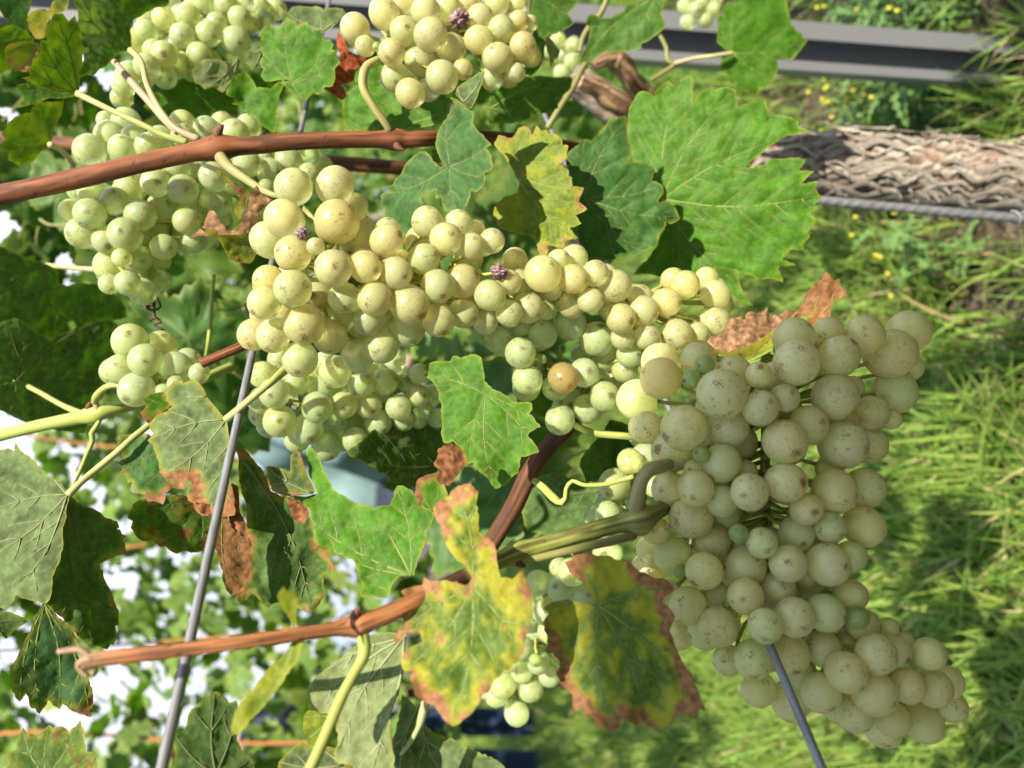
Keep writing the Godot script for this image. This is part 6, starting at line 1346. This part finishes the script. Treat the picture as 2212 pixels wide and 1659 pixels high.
func make_canopy() -> void:
	# the leafy wall of our own row above and beside what the picture shows; it shades the leaves below it
	var rng := RandomNumberGenerator.new()
	rng.seed = 41
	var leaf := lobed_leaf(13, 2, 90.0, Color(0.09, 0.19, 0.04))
	var places := []
	var tints := []
	for i in 2600:
		var along := rng.randf_range(-1.1, 3.4)
		var h := rng.randf_range(0.85, 2.0)
		var p := ROW * along + OFF * (0.56 + rng.randf_range(-0.12, 0.14)) + Vector3(0, h, 0)
		var v := eye.transform.affine_inverse() * p
		if v.z < -0.02 and absf(v.x / -v.z) < 0.662 + 0.09 / -v.z and absf(v.y / -v.z) < 0.497 + 0.09 / -v.z:
			continue
		var face := Vector3(rng.randf_range(-0.6, 1), rng.randf_range(0.0, 1.2), rng.randf_range(-0.4, 1.0)).normalized()
		var y := face.cross(Vector3(rng.randf_range(-1, 1), rng.randf_range(-1, 1), rng.randf_range(-1, 1)).normalized()).normalized()
		places.append(Transform3D(Basis(y.cross(face), y, face).scaled(Vector3.ONE * rng.randf_range(0.035, 0.055)), p))
		var f := rng.randf_range(0.8, 1.2)
		tints.append(Color(f, f, f).linear_to_srgb())
	many("vine_row_foliage", leaf, M.far_leaf, places, tints, "leaves of our own vine row above and beyond the bunches")
	# the row behind the photographer, whose shade lies on the foot of ours
	places = []
	tints = []
	for i in 5200:
		var along := rng.randf_range(-2.5, 4.0)
		var p := ROW * along + OFF * (-1.75 + rng.randf_range(-0.2, 0.2)) + Vector3(0, 0.7 + 1.25 * pow(rng.randf(), 0.85), 0)
		var face := Vector3(rng.randf_range(-1, 1), rng.randf_range(0.0, 1.2), rng.randf_range(-1.0, 1.0)).normalized()
		var y := face.cross(Vector3(rng.randf_range(-1, 1), rng.randf_range(-1, 1), rng.randf_range(-1, 1)).normalized()).normalized()
		places.append(Transform3D(Basis(y.cross(face), y, face).scaled(Vector3.ONE * rng.randf_range(0.04, 0.058)), p))
		var f := rng.randf_range(0.8, 1.2)
		tints.append(Color(f, f, f).linear_to_srgb())
	many("vine_row_foliage", leaf, M.far_leaf, places, tints, "leaves of the vine row behind the photographer")


func make_weeds() -> void:
	var rng := RandomNumberGenerator.new()
	rng.seed = 8
	for w in [Vector3(0.3683, -0.0912, -0.9972), Vector3(0.4144, 0.0284, -0.9957), Vector3(0.4802, -0.0952, -0.9764), Vector3(0.5314, -0.0405, -1.0052), Vector3(0.5342, 0.0509, -1.0498), Vector3(0.3749, 0.0718, -1.0025), Vector3(0.4039, -0.0616, -0.9310), Vector3(0.3482, 0.0037, -1.0121), Vector3(0.1756, -0.0409, -0.9342), Vector3(0.5813, 0.0783, -1.1047), Vector3(0.5087, -0.0306, -0.9359)]:
		var foot := Vector3(w.x, 0, w.z)
		var o := thing("flowering_weed", "thin feathery weed with small yellow flower heads near the steel post's foot", "weed", foot, "yellow flowered weeds under the row")
		var h := rng.randf_range(0.12, 0.26)
		var st := begin()
		for b in 4:
			var lean := Vector3(rng.randf_range(-0.4, 0.4), 1.0, rng.randf_range(-0.4, 0.4)) * h * rng.randf_range(0.7, 1.0)
			var line := smooth_line([Vector3(0, -0.01, 0), lean * 0.5 + Vector3(0, 0.02, 0), lean], [0.0016, 0.0012, 0.0008], 0.01)
			sweep(st, line[0], line[1], 6, func(_t, _a, _s): return Color(0.16, 0.25, 0.07))
			for k in 9:
				var u := rng.randf_range(0.15, 0.95)
				var q: Vector3 = line[0][int(u * (line[0].size() - 1))]
				var dir := Vector3(rng.randf_range(-1, 1), rng.randf_range(0.0, 0.8), rng.randf_range(-1, 1)).normalized()
				var ls := begin()
				feather(ls, q, dir, rng.randf_range(0.03, 0.06))
				part("leaf", finish(ls), M.grass, o)
			for k in 2:
				var head := begin()
				var c := lean + Vector3(rng.randf_range(-0.02, 0.02), rng.randf_range(-0.015, 0.015), rng.randf_range(-0.02, 0.02))
				var hl := smooth_line([c, c + Vector3(0, 0.006, 0), c + Vector3(0, 0.011, 0)], [0.0018, 0.0024, 0.0026], 0.003)
				sweep(head, hl[0], hl[1], 8, func(t, _a, _s): return Color(0.15, 0.24, 0.06) if t < 0.6 else Color(0.6, 0.5, 0.05))
				part("flower_head", finish(head), M.plain, o)
		part("stem", finish(st), M.stem, o)
	# broad toothed leaves in the grass at the lower right
	for w in [[Vector3(-0.3857, 0.0212, -0.9440), "jagged light green dandelion leaves in the grass by the tip of the big bunch", 0.12], [Vector3(-0.5994, 0.1351, -1.2149), "low clump of jagged leaves in the grass at the bottom edge", 0.09], [Vector3(-0.0875, 0.0186, -0.8423), "single broad green weed leaf in the grass at the right edge", 0.08], [Vector3(-0.6318, 0.1985, -1.4272), "broad leaved weed in the grass below the rust rimmed yellow leaf", 0.09]]:
		var foot := Vector3(w[0].x, 0.03, w[0].z)
		var o := thing("dandelion", w[1], "weed", foot)
		for k in 8:
			var a := k * TAU / 8 + rng.randf() * 0.4
			var ls := begin()
			jagged(ls, Vector3(cos(a), 0.75, sin(a)).normalized(), w[2] * rng.randf_range(0.8, 1.2))
			part("leaf", finish(ls), M.grass, o)


func feather(st: SurfaceTool, q: Vector3, dir: Vector3, l: float) -> void:
	var across := dir.cross(Vector3(0.2, 0.9, 0.3)).normalized()
	var first: int = st.get_meta("count")
	for k in 9:
		var u := k / 8.0
		var w := l * (0.16 if k % 2 else 0.03) * (1.0 - 0.7 * u)
		for sd in [-1, 1]:
			st.set_color(Color(0.14, 0.25, 0.075))
			st.add_vertex(q + dir * l * u + across * w * sd + Vector3(0, -0.35 * l * u * u, 0) + dir * w * 0.6)
	for k in 8:
		var v := first + k * 2
		for i in [v, v + 1, v + 2, v + 1, v + 3, v + 2]:
			st.add_index(i)
	st.set_meta("count", first + 18)


func jagged(st: SurfaceTool, dir: Vector3, l: float) -> void:
	var across := dir.cross(Vector3.UP).normalized()
	var n := 17
	for k in n:
		var u := float(k) / (n - 1)
		var w := l * (0.05 + 0.26 * u * (1.25 - u)) * (1.0 if k % 4 < 2 else 0.45) * (1.0 if k < n - 1 else 0.05)
		for sd in [-1.0, 0.0, 1.0]:
			st.set_color(Color(0.16, 0.31, 0.06) if sd else Color(0.3, 0.4, 0.14))
			st.add_vertex(dir * l * u + across * w * sd + Vector3(0, -0.5 * l * u * u + (0.0 if sd == 0.0 else 0.12 * w), 0))
	for k in n - 1:
		for c in 2:
			var v := k * 3 + c
			for i in [v, v + 1, v + 3, v + 1, v + 4, v + 3]:
				st.add_index(i)


# ------------------------------------------------------------------ people
func capsule_distance(p: Vector3, c: Array) -> float:
	var ab: Vector3 = c[1] - c[0]
	var t := clampf((p - c[0]).dot(ab) / maxf(ab.length_squared(), 1e-8), 0, 1)
	return p.distance_to(c[0] + ab * t) - lerpf(c[2], c[3], t)


func skin_over(st: SurfaceTool, caps: Array, cell: float, blend: float) -> void:
	# surface nets over the smooth union of tapered capsules [a, b, radius a, radius b, colour]
	var values := {}
	for c in caps:
		var reach: float = maxf(c[2], c[3]) + cell * 2.5 + blend
		var lo := Vector3i(((c[0].min(c[1]) - Vector3.ONE * reach) / cell).floor())
		var hi := Vector3i(((c[0].max(c[1]) + Vector3.ONE * reach) / cell).ceil())
		for x in range(lo.x, hi.x + 1):
			for y in range(lo.y, hi.y + 1):
				for z in range(lo.z, hi.z + 1):
					var key := Vector3i(x, y, z)
					var d := capsule_distance(Vector3(key) * cell, c)
					if d > reach:
						continue
					if values.has(key):
						var e: float = values[key]
						var h := maxf(blend - absf(d - e), 0.0) / blend
						values[key] = minf(d, e) - h * h * blend * 0.25
					else:
						values[key] = d
	var corner := [Vector3i(0, 0, 0), Vector3i(1, 0, 0), Vector3i(0, 1, 0), Vector3i(1, 1, 0), Vector3i(0, 0, 1), Vector3i(1, 0, 1), Vector3i(0, 1, 1), Vector3i(1, 1, 1)]
	var edges := [[0, 1], [2, 3], [4, 5], [6, 7], [0, 2], [1, 3], [4, 6], [5, 7], [0, 4], [1, 5], [2, 6], [3, 7]]
	var index := {}
	var first: int = st.get_meta("count")
	for key: Vector3i in values:
		var v := []
		var inside := 0
		for c in corner:
			var f: float = values.get(key + c, 1.0)
			v.append(f)
			inside += 1 if f < 0.0 else 0
		if inside == 0 or inside == 8:
			continue
		var sum := Vector3.ZERO
		var n := 0
		for e in edges:
			if (v[e[0]] < 0.0) != (v[e[1]] < 0.0):
				var t: float = v[e[0]] / (v[e[0]] - v[e[1]])
				sum += Vector3(corner[e[0]]).lerp(Vector3(corner[e[1]]), t)
				n += 1
		var p := (Vector3(key) + sum / n) * cell
		var best := 1e9
		var col := Color.WHITE
		for c in caps:
			var d := capsule_distance(p, c)
			if d < best:
				best = d
				col = c[4]
		col = col * (1.0 + 0.16 * noise.get_noise_3dv(p * 22.0))
		col.a = 1.0
		st.set_color(col)
		st.add_vertex(p)
		index[key] = first
		first += 1
	st.set_meta("count", first)
	for key: Vector3i in index:
		var here: float = values.get(key, 1.0)
		for axis in 3:
			var step := Vector3i.ZERO
			step[axis] = 1
			var there: float = values.get(key + step, 1.0)
			if (here < 0.0) == (there < 0.0):
				continue
			var u := Vector3i.ZERO
			var w := Vector3i.ZERO
			u[(axis + 1) % 3] = 1
			w[(axis + 2) % 3] = 1
			var quad := [key - u - w, key - w, key, key - u]
			if quad.all(func(k): return index.has(k)):
				var q := quad.map(func(k): return index[k])
				var order := [0, 2, 1, 0, 3, 2] if here < 0.0 else [0, 1, 2, 0, 2, 3]
				for i in order:
					st.add_index(q[i])


func make_person(label: String, where: Vector3, turn: float, lean: float, jacket: Color, trousers: Color, boots: Color, hair: Color, reach: Vector3) -> void:
	var o := thing("person", label, "person", where)
	o.rotation.y = turn
	var skin := Color(0.5, 0.3, 0.2)
	var hip := Vector3(0, 0.93, 0)
	var spine := Vector3(0, cos(lean), sin(lean))
	var chest := hip + spine * 0.34
	var neck := hip + spine * 0.52
	var head := neck + (spine + Vector3(0, 0.5, 0.1)).normalized() * 0.15
	var caps := [
		[hip + Vector3(-0.06, -0.02, 0), hip + Vector3(0.06, -0.02, 0), 0.14, 0.14, jacket],
		[hip + spine * 0.08, chest, 0.135, 0.145, jacket], [chest + Vector3(-0.08, 0, 0), chest + Vector3(0.08, 0, 0), 0.125, 0.125, jacket],
		[neck - spine * 0.06 + Vector3(-0.13, 0, 0), neck - spine * 0.06 + Vector3(0.13, 0, 0), 0.07, 0.07, jacket],
		[neck - spine * 0.02, head, 0.058, 0.056, skin], [head + Vector3(0, 0.05, 0.0), head + Vector3(0, -0.03, 0.03), 0.092, 0.066, skin],
		[head + Vector3(0, 0.0, 0.1), head + Vector3(0, -0.02, 0.115), 0.012, 0.016, skin], [head + Vector3(-0.088, 0, 0), head + Vector3(-0.092, 0.03, -0.01), 0.016, 0.02, skin], [head + Vector3(0.088, 0, 0), head + Vector3(0.092, 0.03, -0.01), 0.016, 0.02, skin],
	]
	var hands := []
	for s: float in [-1.0, 1.0]:
		var knee := Vector3(0.11 * s, 0.5, 0.03)
		var ankle := Vector3(0.11 * s, 0.09, -0.02)
		caps.append([hip + Vector3(0.085 * s, -0.03, 0), knee, 0.098, 0.068, trousers])
		caps.append([knee, ankle + Vector3(0, 0.03, 0), 0.069, 0.056, trousers])
		caps.append([ankle, ankle + Vector3(0, -0.03, 0.0), 0.05, 0.05, boots])
		caps.append([ankle + Vector3(0, -0.04, -0.02), ankle + Vector3(0.02 * s, -0.05, 0.16), 0.045, 0.036, boots])
		var shoulder := neck - spine * 0.07 + Vector3(0.19 * s, 0, 0)
		var wrist := reach if reach != Vector3.ZERO else shoulder + Vector3(0.06 * s, -0.48, 0.10)
		if reach != Vector3.ZERO:
			wrist.x = reach.x + 0.07 * s
		var span := wrist - shoulder
		var l := minf(span.length(), 0.53)
		wrist = shoulder + span.normalized() * l
		var drop := sqrt(maxf(0.29 * 0.29 - l * l * 0.25, 0.0004))
		var elbow := (shoulder + wrist) * 0.5 + (Vector3(0.3 * s, -1.0, -0.2) - span.normalized() * Vector3(0.3 * s, -1.0, -0.2).dot(span.normalized())).normalized() * drop
		caps.append([shoulder, elbow, 0.062, 0.048, jacket])
		caps.append([elbow, wrist, 0.046, 0.034, jacket])
		var f := (wrist - elbow).normalized()
		caps.append([wrist - f * 0.02, wrist + f * 0.02, 0.026, 0.024, skin])
		# a hand with four bent fingers and a thumb at its side
		var across := f.cross(Vector3(0, 1, 0.3)).normalized() * s
		var curl := f.cross(across) * s
		if curl.y > 0:
			curl = -curl
		var palm := wrist + f * 0.02
		hands.append([palm, palm + f * 0.055, 0.02, 0.017, skin])
		hands.append([palm + across * 0.02, palm + f * 0.06 + across * 0.022, 0.016, 0.014, skin])
		hands.append([palm - across * 0.02, palm + f * 0.06 - across * 0.022, 0.016, 0.014, skin])
		for k in 4:
			var root := palm + f * 0.065 + across * (0.03 - 0.02 * k)
			var len: float = [0.034, 0.042, 0.04, 0.03][k]
			var mid := root + (f + curl * 0.35).normalized() * len
			var tip := mid + (f * 0.7 + curl).normalized() * len * 0.75
			hands.append([root, mid, 0.0092, 0.0086, skin])
			hands.append([mid, tip, 0.0086, 0.0072, skin])
		var tr := palm + across * 0.028 + f * 0.012
		hands.append([tr, tr + (across * 0.8 + f).normalized() * 0.035, 0.011, 0.0095, skin])
		hands.append([tr + (across * 0.8 + f).normalized() * 0.035, tr + (across * 0.9 + f * 2.0 + curl * 0.5).normalized() * 0.062, 0.0095, 0.0078, skin])
	var st := begin()
	skin_over(st, caps, 0.016, 0.03)
	skin_over(st, hands, 0.005, 0.006)
	part("body", finish(st), M.cloth, o)
	var hs := begin()
	skin_over(hs, [[head + Vector3(0, 0.065, -0.025), head + Vector3(0, 0.02, -0.045), 0.1, 0.085, hair], [head + Vector3(-0.05, 0.08, 0.01), head + Vector3(0.05, 0.085, 0.01), 0.06, 0.06, hair]], 0.012, 0.03)
	part("hair", finish(hs), M.cloth, o)


func make_people() -> void:
	var a := Vector3(-0.4177, 1.0114, -2.8198)
	make_person("person in a pale teal top behind the vines, seen through a gap left of centre", Vector3(a.x, 0, a.z), deg_to_rad(80), 0.9, Color(0.19, 0.29, 0.31), Color(0.05, 0.065, 0.10), Color(0.03, 0.03, 0.03), Color(0.06, 0.04, 0.03), Vector3.ZERO)
	make_person("unseen photographer bending forward beside the vines, shirt made pale to lift the shade", Vector3(0.548, 0, 1.0), deg_to_rad(-160.6), 1.0, Color(0.72, 0.70, 0.65), Color(0.4, 0.38, 0.34), Color(0.02, 0.02, 0.02), Color(0.05, 0.03, 0.02), Vector3(0, 0.80, 0.86))  # out of view; pale shirt chosen to bounce light onto the shaded bunch
	var b := Vector3(-1.6803, 0.0392, -3.5886)
	make_person("person in navy trousers and black boots standing in the next alley at the bottom edge", Vector3(b.x, 0, b.z), deg_to_rad(60), 0.1, Color(0.05, 0.06, 0.09), Color(0.035, 0.055, 0.11), Color(0.012, 0.012, 0.012), Color(0.05, 0.03, 0.02), Vector3.ZERO)
